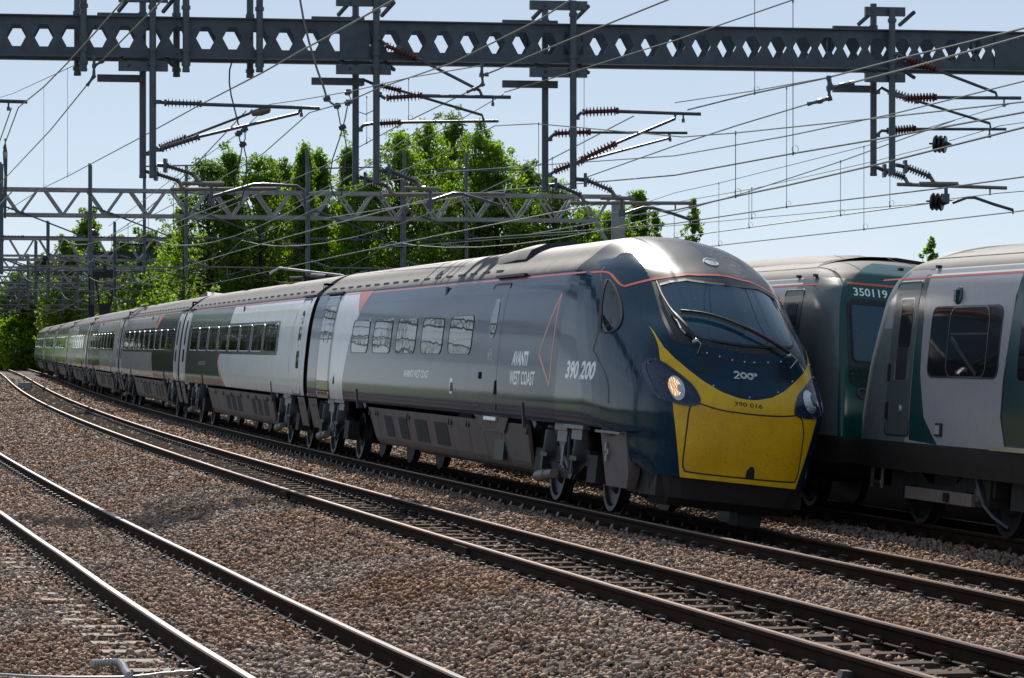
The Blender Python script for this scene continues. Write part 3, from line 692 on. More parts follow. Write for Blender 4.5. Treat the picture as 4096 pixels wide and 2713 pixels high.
def skirt_fn(s, v, off):      # under-floor fairing: leans in towards the bottom
    u = -np.interp(v, [.30, .38, .46, .95, 1.02], [.95, 1.06, 1.11, 1.27, 1.285]); return Vector((u - off, s, v))
def skirts(parent, s0, s1, seams, grilles, slant=.0):
    """one panel object for each length between two seams, with a dark louvred grille set into some of them"""
    ed = [s0] + [x for x in seams if s0 < x < s1] + [s1]
    for a, b in zip(ed[:-1], ed[1:]):
        mb = MB(); vs = [.36, .40, .46, .7, .955]; g = .012
        sl = lambda s, v: s + (.95 - v) * (1.1 if s == s0 else (-1.0 if s == s1 else 0)) * .35
        for v in vs: mb.v.extend([tuple(skirt_fn(sl(a, v) + g, v, 0)), tuple(skirt_fn(sl(b, v) - g, v, 0)), tuple(skirt_fn(sl(a, v) + g, v, -.05)), tuple(skirt_fn(sl(b, v) - g, v, -.05))])
        for i in range(len(vs) - 1):
            k = i * 4; mb.f += [(k, k + 1, k + 5, k + 4), (k, k + 4, k + 6, k + 2), (k + 1, k + 3, k + 7, k + 5)]; mb.mi += [0] * 3
        mb.f += [(0, 2, 3, 1), (16, 17, 19, 18)]; mb.mi += [0, 0]
        pn = mb.build('skirt_panel', M['skirt'], parent)
        for (g0, g1) in grilles:
            m = (g0 + g1) / 2
            if a <= m < b:
                gr = MB(); n = 9
                gr.add([skirt_fn(g0, .50, .004), skirt_fn(g1, .50, .004), skirt_fn(g1, .845, .004), skirt_fn(g0, .845, .004)], [(0, 1, 2, 3)])
                for k in range(n): z = .515 + k * .038; gr.box(skirt_fn(m, z, .008), (.012, g1 - g0 - .03, .008))
                gr.build('louvre_grille', M['grille'], pn)
        if b - a > .5:
            for q in (a + .08, b - .1): la = MB(); la.box(skirt_fn(q, .885, .004), (.02, .05, .13)); la.build('latch', M['gasket'], pn)
    bx = MB(); bx.box((0, (s0 + s1) / 2, .68), (2.0, s1 - s0 - .5, .56)); bx.box((0, (s0 + s1) / 2, .36), (1.1, s1 - s0 - 2.5, .14)); bx.build('underframe_box', M['under'], parent)
def window(parent, s0, s1, v0, v1, r=.12, frame_m='gasket', fw=.022, glass='glass'):
    o = poly_patch('window', [rrect(s0, s1, v0, v1, r)], side_fn, M[glass], parent, (None, .14), .004)
    raised('window_frame', rrect(s0, s1, v0, v1, r), fw, side_fn, M[frame_m], o, .009)
    return o
def band_side(name, poly, m, parent, off=.0012, cuts=(None, .06)): return poly_patch(name, [poly], side_fn, m, parent, cuts, off, smooth=False)
def end_panels(parent, s, sg):
    """fairing between a bogie and the end of the car"""
    mb = MB()
    for k in (0,):
        a, b = (s, s + sg * .95)
        lo, hi = min(a, b), max(a, b)
        vs = [.45, .55, .75, 1.0]
        for v in vs: mb.v.extend([tuple(skirt_fn(lo + (.12 * (1 - v) if sg > 0 else 0), v, 0)), tuple(skirt_fn(hi - (.12 * (1 - v) if sg < 0 else 0), v, 0))])
        for i in range(3): mb.f.append((2 * i, 2 * i + 1, 2 * i + 3, 2 * i + 2)); mb.mi.append(0)
    mb.box((0, (lo + hi) / 2, .72), (2.1, .9, .5), mi=1)
    o = mb.build('end_skirt', [M['skirt'], M['under']], parent)
    h = MB()
    for q in (.35, .6): h.lathe([(0, .035), (.006, .035)], skirt_fn(a + sg * q, .88, .002), (-1, 0, .1), 10)
    h.build('bolt_hole', M['gasket'], o)
def gangway(parent, s):
    mb = MB()
    for k in range(4):
        w = 1.16 - .02 * (k % 2); mb.add([(-w, s + k * .12, .75), (-w, s + k * .12, 3.25), (w, s + k * .12, 3.25), (w, s + k * .12, .75), (-w + .03, s + k * .12 + .1, .78), (-w + .03, s + k * .12 + .1, 3.22), (w - .03, s + k * .12 + .1, 3.22), (w - .03, s + k * .12 + .1, .78)], [(0, 1, 5, 4), (1, 2, 6, 5), (2, 3, 7, 6), (3, 0, 4, 7)])
    mb.build('gangway_bellows', M['gasket'], parent)
def sign_logo(parent):
    u0 = .0
    fn = lambda a, b, off: nose(a, b, off)
    strips = []
    def arcp(cx, cy, rx, ry, a0, a1, n=14): return [(cx + rx * math.cos(math.radians(a0 + (a1 - a0) * k / n)), cy + ry * math.sin(math.radians(a0 + (a1 - a0) * k / n))) for k in range(n + 1)]
    for w in (0, .013):
        strips += band(arcp(-.105, 1.815, .034 - w, .030 - w, 165, -25) + [(-.135 + w * 1.2, 1.763 + w * .6)], .0065)
        strips += band(arcp(-.02, 1.803, .038 - w, .036 - w, 0, 360, 22), .0065, True)
        strips += band(arcp(.062, 1.801, .038 - w, .036 - w, 0, 360, 22), .0065, True)
    strips += band([(-.14, 1.762), (-.065, 1.764)], .008)
    strips += band([(.06, 1.838), (.145, 1.832)], .006) + band([(.075, 1.822), (.15, 1.818)], .006) + band([(.122, 1.846), (.152, 1.829)], .006) + band([(.148, 1.818), (.116, 1.806)], .006)
    poly_patch('number_200_emblem', [[tuple(p) for p in q] for q in strips], fn, M['letter_white'], parent, off=.006)

def lead_car():
    c = thing('leading_carriage', 'leading carriage of the express, dark blue with yellow nose, big windscreen and orange triangle', 'train carriage', M_LEAD, 'carriages of the express train')
    SEND = 23.86
    lead_shell(c, SEND)
    nf = nose
    poly_patch('windscreen_surround', [BLK_POLY], nf, M['black'], c, (.03, .05), .002)
    half = [(.709, .547), (.80, .97), (.89, 1.40), (.90, 1.46), (.93, 1.75), (.945, 1.9), (.945, 2.05), (.960, 2.2), (.972, 2.29), (.953, 2.219)]
    arc_ = [(a, float(arc_v(a))) for a in np.linspace(.93, -.93, 60)]
    poly_patch('warning_panel', [half + arc_ + [(-a, b) for a, b in reversed(half)]], nf, M['yellow'], c, (.03, .05), .002)
    # coupler cover and its dark joint
    cc = [(-.69, 1.372), (-.60, 1.412), (-.53, 1.405), (-.32, 1.368), (0, 1.358), (.32, 1.366), (.55, 1.392), (.61, 1.402), (.68, 1.36), (.715, 1.22), (.718, 1.07), (.712, .75), (.69, .66), (.62, .622), (0, .612), (-.60, .616), (-.675, .65), (-.70, .73), (-.705, 1.06)]
    ccs = catmull(cc, 4, True)
    poly_patch('coupler_joint', band(ccs, .02, True), nf, M['gasket'], c, off=.004)
    cov = poly_patch('coupler_cover', [[(p[0] * .988, 1.0 + (p[1] - 1.0) * .976) for p in ccs]], nf, M['yellow_dirty'], c, (.07, .07), .010, label='yellow coupler cover flecked with dead flies and dirt')
    hole = [(.055, .618), (.175, .622), (.168, .70), (.155, .745), (.125, .766), (.09, .758), (.066, .72)]
    poly_patch('towing_hole', [hole], nf, M['gasket'], cov, off=.014)
    raised('hole_rim', hole[1:] , .012, nf, M['yellow'], cov, .018, closed=False)
    # windscreen
    gl = [(0, 2.893), (.25, 2.893), (.45, 2.905), (.62, 2.862), (.735, 2.812), (.742, 2.70), (.722, 2.45), (.70, 2.28), (.665, 2.222), (.60, 2.198), (.3, 2.168), (0, 2.158)]
    glp = gl + [(-a, b) for a, b in reversed(gl[1:-1])]
    wsn = poly_patch('windscreen', [glp], nf, M['windscreen'], c, (.06, .06), .006)
    raised('windscreen_seal', glp, .026, nf, M['gasket'], wsn, .016)
    for sg in (-1, 1):
        poly = [(sg * .79, 2.86), (sg * .822, 2.5), (sg * .836, 2.33), (sg * .825, 2.16), (sg * .806, 2.12), (sg * .80, 2.4), (sg * .77, 2.85)]
        poly_patch('pillar_trim', [poly], nf, M['dome'], c, (None, .06), .008)
        # headlamp
        hl = [(1.075, 1.80), (1.03, 1.868), (.985, 1.872), (.921, 1.845), (.80, 1.745), (.668, 1.624), (.605, 1.51), (.592, 1.44), (.62, 1.408), (.743, 1.392), (.90, 1.415), (.985, 1.45), (1.035, 1.50), (1.066, 1.65)]
        hlc = [(sg * a, b) for a, b in catmull(hl, 3, True)]
        h = poly_patch('headlamp', [hlc], nf, M['lamp_house'], c, (.04, .05), .012)
        raised('lamp_rim', hlc, .03, nf, M['lamp_house'], h, .02)
        def disc(uc, vc, r, m, name, off, sq=.9):
            # the polygon is drawn smaller across because the surface runs away from us
            poly_patch(name, [[(uc + sg * r * .55 * math.cos(a), vc + r * sq * math.sin(a)) for a in np.linspace(0, 2 * math.pi, 21)[:-1]]], nf, M[m], h, (.03, .03), off)
        if sg < 0:
            disc(-.83, 1.565, .155, 'reflector', 'lamp_bowl', .016); disc(-.85, 1.575, .12, 'lamp_on', 'lit_lamp', .020); disc(-.80, 1.555, .05, 'reflector', 'side_bowl', .024); disc(-.95, 1.70, .05, 'lamp_house', 'marker_bowl', .016)
        else:
            disc(.80, 1.575, .15, 'reflector', 'lamp_bowl', .016); disc(.87, 1.60, .08, 'windscreen', 'dark_bowl', .020); disc(1.005, 1.55, .055, 'letter_white', 'marker_lamp', .018)
        bl = MB()
        for a, b in ((1.045, 1.83), (.985, 1.885), (.915, 1.865), (.72, 1.69), (.63, 1.58), (1.05, 1.52), (1.0, 1.44)): bl.lathe([(0, .014), (.008, .012), (.012, .005)], nf(sg * a, b, .004), (0, -1, 0), 8)
        bl.build('screw', M['silver'], h, smooth=True)
        # louvred air intake beside the emblem
        ven = []
        for i in range(8):
            for j in range(6):
                a = .385 + i * .0265 + (.013 if j % 2 else 0); b = 1.775 + j * .031 + (a - .385) * .22
                ven.append([(sg * (a + .0105 * math.cos(t)), b + .0125 * math.sin(t)) for t in np.linspace(0, 2 * math.pi, 7)[:-1]])
        poly_patch('intake_grille', ven, nf, M['gasket'], c, off=.004)
    # orange line over the windscreen and round to the flank
    ol = [(a, float(orange_v(a))) for a in np.linspace(-1.037, 1.037, 50)]
    poly_patch('orange_line', band(ol, .022), nf, M['orange'], c, (.05, None), .004)
    for sg in (-1, 1):
        dip = [(sg * a, b) for a, b in ((1.037, 2.776), (1.062, 2.80), (1.078, 2.86), (1.088, 2.925), (1.105, 2.957), (1.14, 2.965), (1.2, 2.957))]
        poly_patch('orange_line', band(dip, .024), nf, M['orange'], c, (.03, .03), .004)
    band_side('orange_line', [(SE - .55, 2.945), (SE - .55, 2.967), (20.9, 2.967), (20.9, 2.945)], M['orange'], c)
    sign_logo(c)
    text_patch('fleet_number', '390 016', nf, M['letter_black'], c, -.172, .176, 1.438, 1.487, off=.006, bold=.008)
    # round panel on the forehead
    circ = [(.085 * math.cos(a), 3.19 + .045 * math.sin(a)) for a in np.linspace(0, 2 * math.pi, 25)[:-1]]
    poly_patch('round_cover', [circ], nf, M['cable_grey'], c, off=.008); raised('round_rim', circ, .012, nf, M['silver'], c, .016)
    # seam under the windscreen with its screws
    seam = catmull([(-.81, 2.055), (-.537, 2.03), (-.236, 1.972), (0, 1.955), (.236, 1.965), (.537, 2.02), (.81, 2.05)], 5)
    raised('panel_seam', seam, .01, nf, M['gasket'], c, .003, closed=False)
    sc = MB()
    for a, b in ((-.45, 2.02), (-.3, 1.995), (-.15, 1.97), (0, 1.965), (.12, 1.97), (.3, 1.99), (.47, 2.02), (-.67, 1.79), (-.4, 1.64), (.02, 1.55), (.4, 1.65), (.62, 1.80), (-.93, 2.03), (.93, 2.03)): sc.lathe([(0, .013), (.008, .011), (.012, .004)], nf(a, b, .004), (0, -1, .3), 8)
    sc.build('screw', M['silver'], c, smooth=True)
    for pts in ([(-.894, 2.02), (-1.017, 1.985), (-1.075, 1.87), (-1.115, 1.70), (-1.14, 1.42), (-1.13, 1.2)], [(-1.099, 3.036), (-1.165, 2.90), (-1.235, 2.5), (-1.30, 2.03), (-1.30, 1.9), (-1.262, 1.6), (-1.248, 1.32)]):
        raised('panel_seam', catmull(pts, 5), .005, nf, M['gasket'], c, .0015, closed=False)
    # windscreen wipers
    for pts in ([(-.579, 2.135), (-.66, 2.30), (-.716, 2.43), (-.745, 2.62), (-.745, 2.80)], [(.565, 2.09), (.40, 2.17), (.20, 2.26), (-.02, 2.345), (-.25, 2.415), (-.45, 2.445), (-.63, 2.45)]):
        w = MB(); cp = catmull(pts, 3); w.tube([nf(a, b, .075 if i > 0 else .03) for i, (a, b) in enumerate(cp)], [.024 if i < len(cp) * .45 else .014 for i in range(len(cp))], 8)
        o = w.build('wiper_arm', M['gasket'], c, smooth=True)
        k = int(len(cp) * .45); bl = MB()
        for q0, q1 in zip(cp[k:-1], cp[k + 1:]):
            bl.bar(nf(q0[0], q0[1], .05), nf(q1[0], q1[1], .05), .022, .05)
        bl.build('wiper_blade', M['black'], o)
        hb = MB(); hb.lathe([(0, .04), (.05, .035), (.07, .02)], nf(pts[0][0], pts[0][1], .005), (0, -1, .4), 10); hb.tube([nf(pts[0][0] + .02, pts[0][1], .06), nf(pts[0][0] + .06, pts[0][1] - .06, .10), nf(pts[0][0] + .02, pts[0][1] - .14, .02)], .006, 6)
        hb.build('wiper_hub', M['silver'], o, smooth=True)
    # cab side window
    sw = [(-1.27, 2.21), (-1.235, 2.50), (-1.195, 2.70), (-1.15, 2.83), (-1.125, 2.855), (-1.107, 2.78), (-1.104, 2.62), (-1.12, 2.46), (-1.15, 2.33), (-1.19, 2.23), (-1.23, 2.187)]
    swc = catmull(sw, 4, True)
    o = poly_patch('cab_side_window', [swc], nf, M['glass'], c, (.02, .05), .006); raised('window_frame', swc, .014, nf, M['gasket'], o, .014)
    raised('window_bar', [(-1.212, 2.30), (-1.13, 2.70)], .010, nf, M['gasket'], o, .012, closed=False)
    ht = [(-1.147, 1.928), (-1.118, 1.921), (-1.152, 1.70), (-1.183, 1.705)]
    raised('hatch', ht, .006, nf, M['gasket'], c, .003)
    # step plate, fairing foot and valance
    mb = MB(); mb.box((-1.235, 2.35, .975), (.06, 1.1, .03)); mb.build('cab_step', M['bogie_light'], c)
    mb = MB()
    for i, v in enumerate((.33, .5, .75, 1.0)):
        a = 2.82 - (1.0 - v) * .35; b = 1.95 + (v < .5) * .1
        mb.v.extend([(-1.16 - (v - .5) * .12, a, v), (-1.06 - (v - .5) * .16, b, v), (-1.02, a, v), (-.92, b, v)])
    for i in range(3):
        k = i * 4; mb.f += [(k, k + 4, k + 5, k + 1), (k, k + 2, k + 6, k + 4), (k + 1, k + 5, k + 7, k + 3)]; mb.mi += [0] * 3
    mb.f.append((0, 1, 3, 2)); mb.mi.append(0)
    mb.build('wheel_fairing', M['skirt'], c, smooth=True)
    dp = MB()
    for y, z, a, b in ((2.56, .80, .07, .10), (2.47, .74, .06, .07), (2.55, .67, .06, .10)): dp.box((-1.196 + (z - .7) * -.1, y, z), (.006, a, b))
    dp.build('data_plate', M['concrete'], c)
    va = MB(); us = np.linspace(-.95, .95, 15)
    for z, o_ in ((.20, .28), (.30, .12), (.56, .05)):
        va.v.extend([(u * (1 - (.56 - z) * .25), float(S(u, .56)) + o_, z) for u in us])
    n = len(us)
    for i in range(2):
        for k in range(n - 1): va.f.append((i * n + k, i * n + k + 1, (i + 1) * n + k + 1, (i + 1) * n + k)); va.mi.append(0)
    va.box((0, 1.9, .5), (1.8, 1.2, .4)); va.box((.3, 1.5, .16), (.3, .3, .24)); va.build('front_valance', M['under'], c)
    # flank: white end, red wedge, windows, crew door
    band_side('white_end_panel', [(21.35, 1.03), (21.35, 2.995), (18.45, 2.995), (18.8, 2.75), (19.35, 2.40), (19.75, 1.89), (20.02, 1.4), (20.03, 1.03)], M['side_white'], c)
    band_side('red_wedge', [(19.73, 2.995), (18.45, 2.995), (18.8, 2.75), (19.12, 2.55)], M['orange'], c, .0024)
    for k in range(5): window(c, 9.78 + 2.02 * k, 11.42 + 2.02 * k - .06, 1.88, 2.455, .16, 'bogie_light', .012)
    dd = poly_patch('crew_door', [rrect(8.0, 9.0, 1.12, 2.89, .05)], side_fn, M['side_dark'], c, (None, .06), .002)
    raised('door_seal', rrect(8.0, 9.0, 1.12, 2.89, .05), .028, side_fn, M['gasket'], dd, .008)
    w = poly_patch('door_window', [rrect(8.32, 8.70, 2.12, 2.66, .18)], side_fn, M['glass'], dd, (None, .1), .007)
    raised('window_frame', rrect(8.32, 8.70, 2.12, 2.66, .18), .012, side_fn, M['chrome_edge'], w, .010)
    bk = MB(); g = []
    for cx in (8.42, 8.60):
        g += band([(cx + .045 * math.cos(a), 1.86 + .055 * math.sin(a)) for a in np.linspace(0, 2 * math.pi, 17)[:-1]], .008, True)
    g += band([(8.60, 1.86), (8.55, 1.95), (8.45, 1.95), (8.52, 1.86), (8.60, 1.86)], .008) + band([(8.42, 1.86), (8.45, 1.98), (8.41, 1.985)], .008)
    poly_patch('bicycle_symbol', [[tuple(p) for p in q] for q in g], side_fn, M['letter_white'], dd, off=.0035)
    hd = MB(); hd.box(side(9.02, 1.58, .01), (.03, .05, .10)); hd.box(side(8.04, 1.42, .01), (.02, .025, .2)); hd.build('door_handle', M['gasket'], dd)
    ed = poly_patch('end_door', [rrect(21.55, 22.75, 1.05, 2.93, .06)], side_fn, M['glass'], c, (None, .06), .0025)
    raised('door_frame', rrect(21.55, 22.75, 1.05, 2.93, .06), .03, side_fn, M['silver'], ed, .010)
    raised('door_window_frame', rrect(21.85, 22.45, 2.05, 2.72, .2), .014, side_fn, M['chrome_edge'], ed, .008)
    band_side('end_pillar', [(22.9, 1.03), (22.9, 2.96), (SEND - .02, 2.96), (SEND - .02, 1.03)], M['side_dark'], c)
    raised('bright_edge', [(23.86, 1.04), (23.86, 2.96)], .04, side_fn, M['chrome_edge'], c, .012, closed=False)
    for s0, s1 in ((7.3, 9.0), (21.3, 23.0)):
        mb = MB(); mb.box((-float(halfw(3.0)) - .02, (s0 + s1) / 2, 3.0), (.07, s1 - s0, .035)); mb.build('rain_strip', M['gasket'], c)
    gs = [(20.9 - 16.0 * k / 40 - .0, 2.99 + .006 * (k % 2)) for k in range(2)]
    raised('gutter', [(4.75, 3.0), (SEND - .05, 3.0)], .02, side_fn, M['gasket'], c, .006, closed=False)
    tri = [(4.985, 2.69), (5.70, 1.905), (5.02, 1.49)]
    tp = []
    for a, b in ((0, 1), (1, 2), (2, 0)):
        n = 8; tp += band([(tri[a][0] + (tri[b][0] - tri[a][0]) * k / n, tri[a][1] + (tri[b][1] - tri[a][1]) * k / n) for k in range(n + 1)], .05)
    poly_patch('triangle_outline', [[tuple(p) for p in q] for q in tp], side_lead, M['orange'], c, off=.0014)
    sf = side_lead
    text_patch('operator_lettering', 'AVANTI', sf, M['letter_white'], c, 7.16, 6.30, 1.735, 1.93, shear=.25, flip=-1, bold=.045)
    text_patch('operator_lettering', 'WEST COAST', sf, M['letter_white'], c, 7.22, 5.82, 1.475, 1.665, shear=0.0, bold=.02)
    text_patch('unit_name', '390 200', sf, M['letter_white'], c, 4.26, 3.06, 1.585, 1.82, shear=.22, flip=-1, bold=.036)
    text_patch('small_lettering', 'AVANTI', sf, M['letter_white'], c, 14.50, 13.75, 1.50, 1.615, shear=.2, flip=-1, bold=.02)
    text_patch('small_lettering', 'WEST COAST', sf, M['letter_white'], c, 13.68, 12.58, 1.50, 1.615, bold=.012)
    for s, v in ((12.18, 2.85), ):
        mb = MB(); mb.box(side(s, v, .005), (.02, .13, .14)); mb.build('side_lamp', M['gasket'], c)
    for s, v in ((10.8, 1.38), (20.85, 1.36)):
        h = poly_patch('socket_plate', [rrect(s, s + .2, v - .09, v + .14, .01)], side_fn, M['side_white'], c, off=.004)
        mb = MB(); mb.box(side(s + .08, v + .01, .004), (.012, .10, .13)); mb.build('socket', M['gasket'], h)
    # underside
    bogie(c, 4.8); bogie(c, 21.8 - .0)
    for s in (3.75, 20.3): mb = MB(); mb.box((-1.27, s, .995), (.10, .95, .05)); mb.box((-1.22, s, .90), (.08, .5, .12)); mb.build('lifting_bracket', M['bogie_light'], c)
    for s in (6.42, 18.6): mb = MB(); mb.bar((-1.31, s, 1.25), (-1.25, s, .92), .05, .10); mb.bar((-1.26, s - .05, 1.2), (-1.2, s - .35, .95), .03, .08); mb.build('jacking_arm', M['bogie_light'], c)
    skirts(c, 6.3, 17.7, [7.75, 7.95, 9.0, 10.0, 11.2, 14.35, 17.0], [(15.75, 16.4), (14.5, 15.2), (12.95, 13.9), (11.45, 12.4)])
    stp = poly_patch('step_well', [[(7.25, 1.02), (9.35, 1.02), (8.95, .80), (7.65, .80)]], skirt_fn, M['skirt'], c, off=.03)
    mb = MB(); mb.box(skirt_fn(8.25, .985, .05), (.03, .75, .05)); mb.build('step_edge', M['silver'], stp); mb = MB(); mb.box(skirt_fn(8.1, .60, .01), (.05, .55, .34)); mb.build('step_recess', M['gasket'], stp)
    end_panels(c, 22.95, 1)
    # roof: raised pod behind the cab, and dark hatches
    mb = MB(); prof = [(-1.02, 3.22), (-.95, 3.36), (-.75, 3.47), (-.4, 3.55), (0, 3.57), (.4, 3.55), (.75, 3.47), (.95, 3.36), (1.02, 3.22)]
    st = [(8.42, .0), (8.44, 1.0), (9.0, 1.0), (9.6, .8), (10.6, .35), (11.6, .05)]; n = len(prof)
    for s, k in st: mb.v.extend([(u * (1 - .02 * (1 - k)), s, z + (.055 * k - .03 * (1 - k))) for u, z in prof])
    for i in range(len(st) - 1):
        for k in range(n - 1): mb.f.append((i * n + k, i * n + k + 1, (i + 1) * n + k + 1, (i + 1) * n + k)); mb.mi.append(1 if i == 0 else 0)
    mb.build('roof_pod', [M['roof'], M['roof_dark']], c, smooth=True)
    for (s0, s1, u0, u1) in ((10.7, 11.5, -.55, .1), (11.9, 12.7, -.6, 0), (9.2, 9.5, -.9, -.7)):
        mb = MB(); pts = []
        for s in (s0, s1):
            for u in (u0, u1): z = float(np.interp(abs(u), _wf[::-1], _vf[::-1])); pts.append((u, s, z + .03))
        mb.add(pts, [(0, 1, 3, 2)]); mb.build('roof_hatch', M['roof_dark'], c)
    for i in range(17): mb = MB() if i == 0 else mb; o = (mb.box((0, 0, 0), (.05, .34, .05)).build('roof_clip', M['roof'], c) if i == 0 else link('roof_clip', rc, c)); rc = o.data; o.location = (-1.16, 9.3 + i * .85, 3.095)
    return c
lead = lead_car()

def coach(k, livery):
    c = thing('passenger_carriage', livery['label'], 'train carriage', m_car(k), 'carriages of the express train')
    A, B = -3.0, 20.12
    body_shell(c, A, B, livery['base'])
    for nm, m, poly, off in livery['areas']: band_side(nm, poly, M[m], c, {.002: .0012, .004: .0022}.get(off, off), (None, .12))
    w0, w1, n = livery['win']
    band_side('window_band', rrect(w0 - .25, w1 + .2, 1.80, 2.53, .12), M['side_green'] if livery.get('band', 1) else M['gasket'], c, .003, (None, .12))
    p = (w1 - w0) / n
    for i in range(n): 
        o = poly_patch('window', [rrect(w0 + p * i + .08, w0 + p * (i + 1) - .22, 1.88, 2.47, .09, 3)], side_fn, M['glass'], c, (None, .12), .0042)
        raised('window_frame', rrect(w0 + p * i + .08, w0 + p * (i + 1) - .22, 1.88, 2.47, .09, 2), .02, side_fn, M['chrome_edge'] if i > 0 else M['gasket'], o, .012)
    for s0, s1 in ((-2.75, -1.75), (18.95, 19.95)):
        d = poly_patch('door', [rrect(s0, s1, 1.05, 2.93, .05, 3)], side_fn, M[livery.get('door', 'side_white')], c, (None, .12), .004)
        raised('door_seal', rrect(s0, s1, 1.05, 2.93, .05, 2), .022, side_fn, M['gasket'], d, .01)
        poly_patch('door_window', [rrect(s0 + .3, s1 - .3, 2.0, 2.7, .15, 3)], side_fn, M['glass'], d, (None, .12), .0055)
        poly_patch('door_panel', [rrect(s0 + .3, s1 - .3, 1.55, 1.9, .08, 3)], side_fn, M['glass'], d, (None, .12), .0055)
        mb = MB(); mb.box((-float(halfw(3.0)) - .015, (s0 + s1) / 2, 3.0), (.06, 1.4, .03)); mb.build('rain_strip', M['gasket'], c)
    band_side('orange_line', [(A + .3, 2.945), (A + .3, 2.967), (B - .3, 2.967), (B - .3, 2.945)], M['orange'], c, .0052, (None, .12))
    raised('gutter', [(A + .1, 3.0), (B - .1, 3.0)], .02, side_fn, M['gasket'], c, .006, closed=False)
    for i in range(22 if k < 3 else 0):
        if i == 0: rc = MB().box((0, 0, 0), (.05, .34, .05)).mesh('roof_clip', M['roof'])
        link('roof_clip', rc, c, Matrix.Translation((-1.16, -2 + i * 1.0, 3.095)))
    for e in (A + .05, B - .05): raised('bright_edge', [(e, 1.04), (e, 2.96)], .035, side_fn, M['chrome_edge'], c, .012, closed=False)
    mb = MB(); mb.box(side(livery.get('vent', 7.6), 2.85, .005), (.02, .13, .15)); mb.build('side_lamp', M['gasket'], c)
    if livery.get('letters'):
        text_patch('small_lettering', 'AVANTI WEST COAST', side_fn, M['letter_white'], c, livery['letters'], livery['letters'] - 1.7, 1.50, 1.6, off=.004)
    if livery.get('tri'):
        t = livery['tri']; tp = band([(t, 2.72), (t + .5, 1.9), (t + .1, 1.45)], .02) + band([(t + .1, 1.45), (t, 2.72)], .02); poly_patch('triangle_outline', [[tuple(q) for q in x] for x in tp], side_fn, M['orange'], c, (None, .12), .004)
    bogie(c, 0, k < 6); bogie(c, 17, k < 6)
    gr = [(2.6 + 1.0 * i, 3.2 + 1.0 * i) for i in range(3)] + [(7.2 + 1.05 * i, 7.9 + 1.05 * i) for i in range(3)]
    skirts(c, 1.55, 13.6, [2.4, 4.3, 5.7, 7.0, 8.75, 10.4, 12.0], gr if k < 5 else [])
    for s in (-1.05, 18.2): mb = MB(); mb.box((-1.27, s, .995), (.10, .9, .05)); mb.box((-1.22, s, .90), (.08, .45, .12)); mb.build('lifting_bracket', M['bogie_light'], c)
    for s in (1.45, 14.6): mb = MB(); mb.bar((-1.31, s, 1.25), (-1.25, s, .92), .05, .10); mb.bar((-1.26, s - .05, 1.2), (-1.2, s - .35, .95), .03, .08); mb.build('jacking_arm', M['bogie_light'], c)
    end_panels(c, -3.15, 1); end_panels(c, 20.25, -1)
    gangway(c, A - .48)
    for s0, s1 in livery.get('hatches', ((4, 5.2), (12, 13))):
        mb = MB(); mb.add([(-.75, s0, 3.46), (-.75, s1, 3.46), (-.2, s1, 3.566), (-.2, s0, 3.566)], [(0, 1, 2, 3)]); mb.build('roof_hatch', M['roof_dark'], c)
    return c
W, G, D = 'side_white', 'side_grey', 'side_green'
LIV = {
 1: dict(label='second carriage of the express, white near end, charcoal green behind a curved orange edge', base='side_green', win=(1.1, 18.2, 8), vent=7.7, letters=15.6, tri=-1.3,
   areas=[('pale_panel', W, [(-3.2, 1.03), (-3.2, 2.97), (5.0, 2.97), (9.6, 2.97), (9.72, 2.51), (1.0, 2.51), (.85, 2.4), (.8, 1.9), (.95, 1.8), (10.85, 1.80), (11.1, 1.6), (10.7, 1.35), (9.75, 1.03)], .002),
          ('orange_edge', 'orange', [(11.1, 1.80), (11.35, 1.6), (10.95, 1.35), (9.95, 1.03), (9.70, 1.03), (10.66, 1.35), (11.06, 1.6), (10.8, 1.80)], .004),
          ('end_pillar', W, [(18.75, 1.03), (18.75, 2.97), (20.3, 2.97), (20.3, 1.03)], .002)]),
 2: dict(label='third carriage of the express, pale grey flank crossed by a slanting orange band', base='side_green', win=(-.9, 18.5, 9), vent=8.0,
   areas=[('pale_panel', G, [(5.9, 2.56), (6.0, 2.97), (20.2, 2.97), (20.2, 1.03), (5.2, 1.03), (6.1, 1.6), (6.15, 1.80), (18.9, 1.80), (18.9, 2.53)], .002),
          ('orange_band', 'orange', [(6.0, 2.54), (5.3, 2.54), (4.0, 2.98), (5.3, 2.98)], .004),
          ('end_pillar', W, [(-3.2, 1.03), (-3.2, 2.97), (-1.7, 2.97), (-1.7, 1.03)], .002)], hatches=((14, 15.5), (3, 4.2))),
 3: dict(label='fourth carriage of the express, dark flank with a pale block above the windows', base='side_green', win=(1.0, 18.2, 8), vent=10.5,
   areas=[('pale_panel', G, [(-3.2, 1.03), (-3.2, 2.97), (12.9, 2.97), (13.2, 2.53), (.8, 2.53), (.6, 1.80), (9.6, 1.80), (9.0, 1.03)], .002), ('orange_edge', 'orange', [(9.6, 1.80), (9.9, 1.8), (9.35, 1.03), (9.0, 1.03)], .004)]),
 4: dict(label='fifth carriage of the express, grey and dark, small in the curve', base='side_green', win=(1.0, 18.2, 8), vent=9, areas=[('pale_panel', G, [(8, 1.03), (8, 1.8), (18.8, 1.8), (18.8, 2.53), (9, 2.53), (8.6, 2.97), (20.2, 2.97), (20.2, 1.03)], .002)]),
 5: dict(label='sixth carriage of the express with a thin turquoise strip on its flank', base='side_dark', win=(1.0, 18.2, 8), vent=9, areas=[('turquoise_strip', 'cyan_text', [(2, 1.74), (2, 1.79), (16, 1.79), (16, 1.74)], .004)]),
 6: dict(label='seventh carriage of the express, dark, near the far end of the train', base='side_dark', win=(1.0, 18.2, 8), areas=[]),
 7: dict(label='eighth carriage of the express, furthest one still showing its flank', base='side_dark', win=(1.0, 18.2, 8), areas=[])}
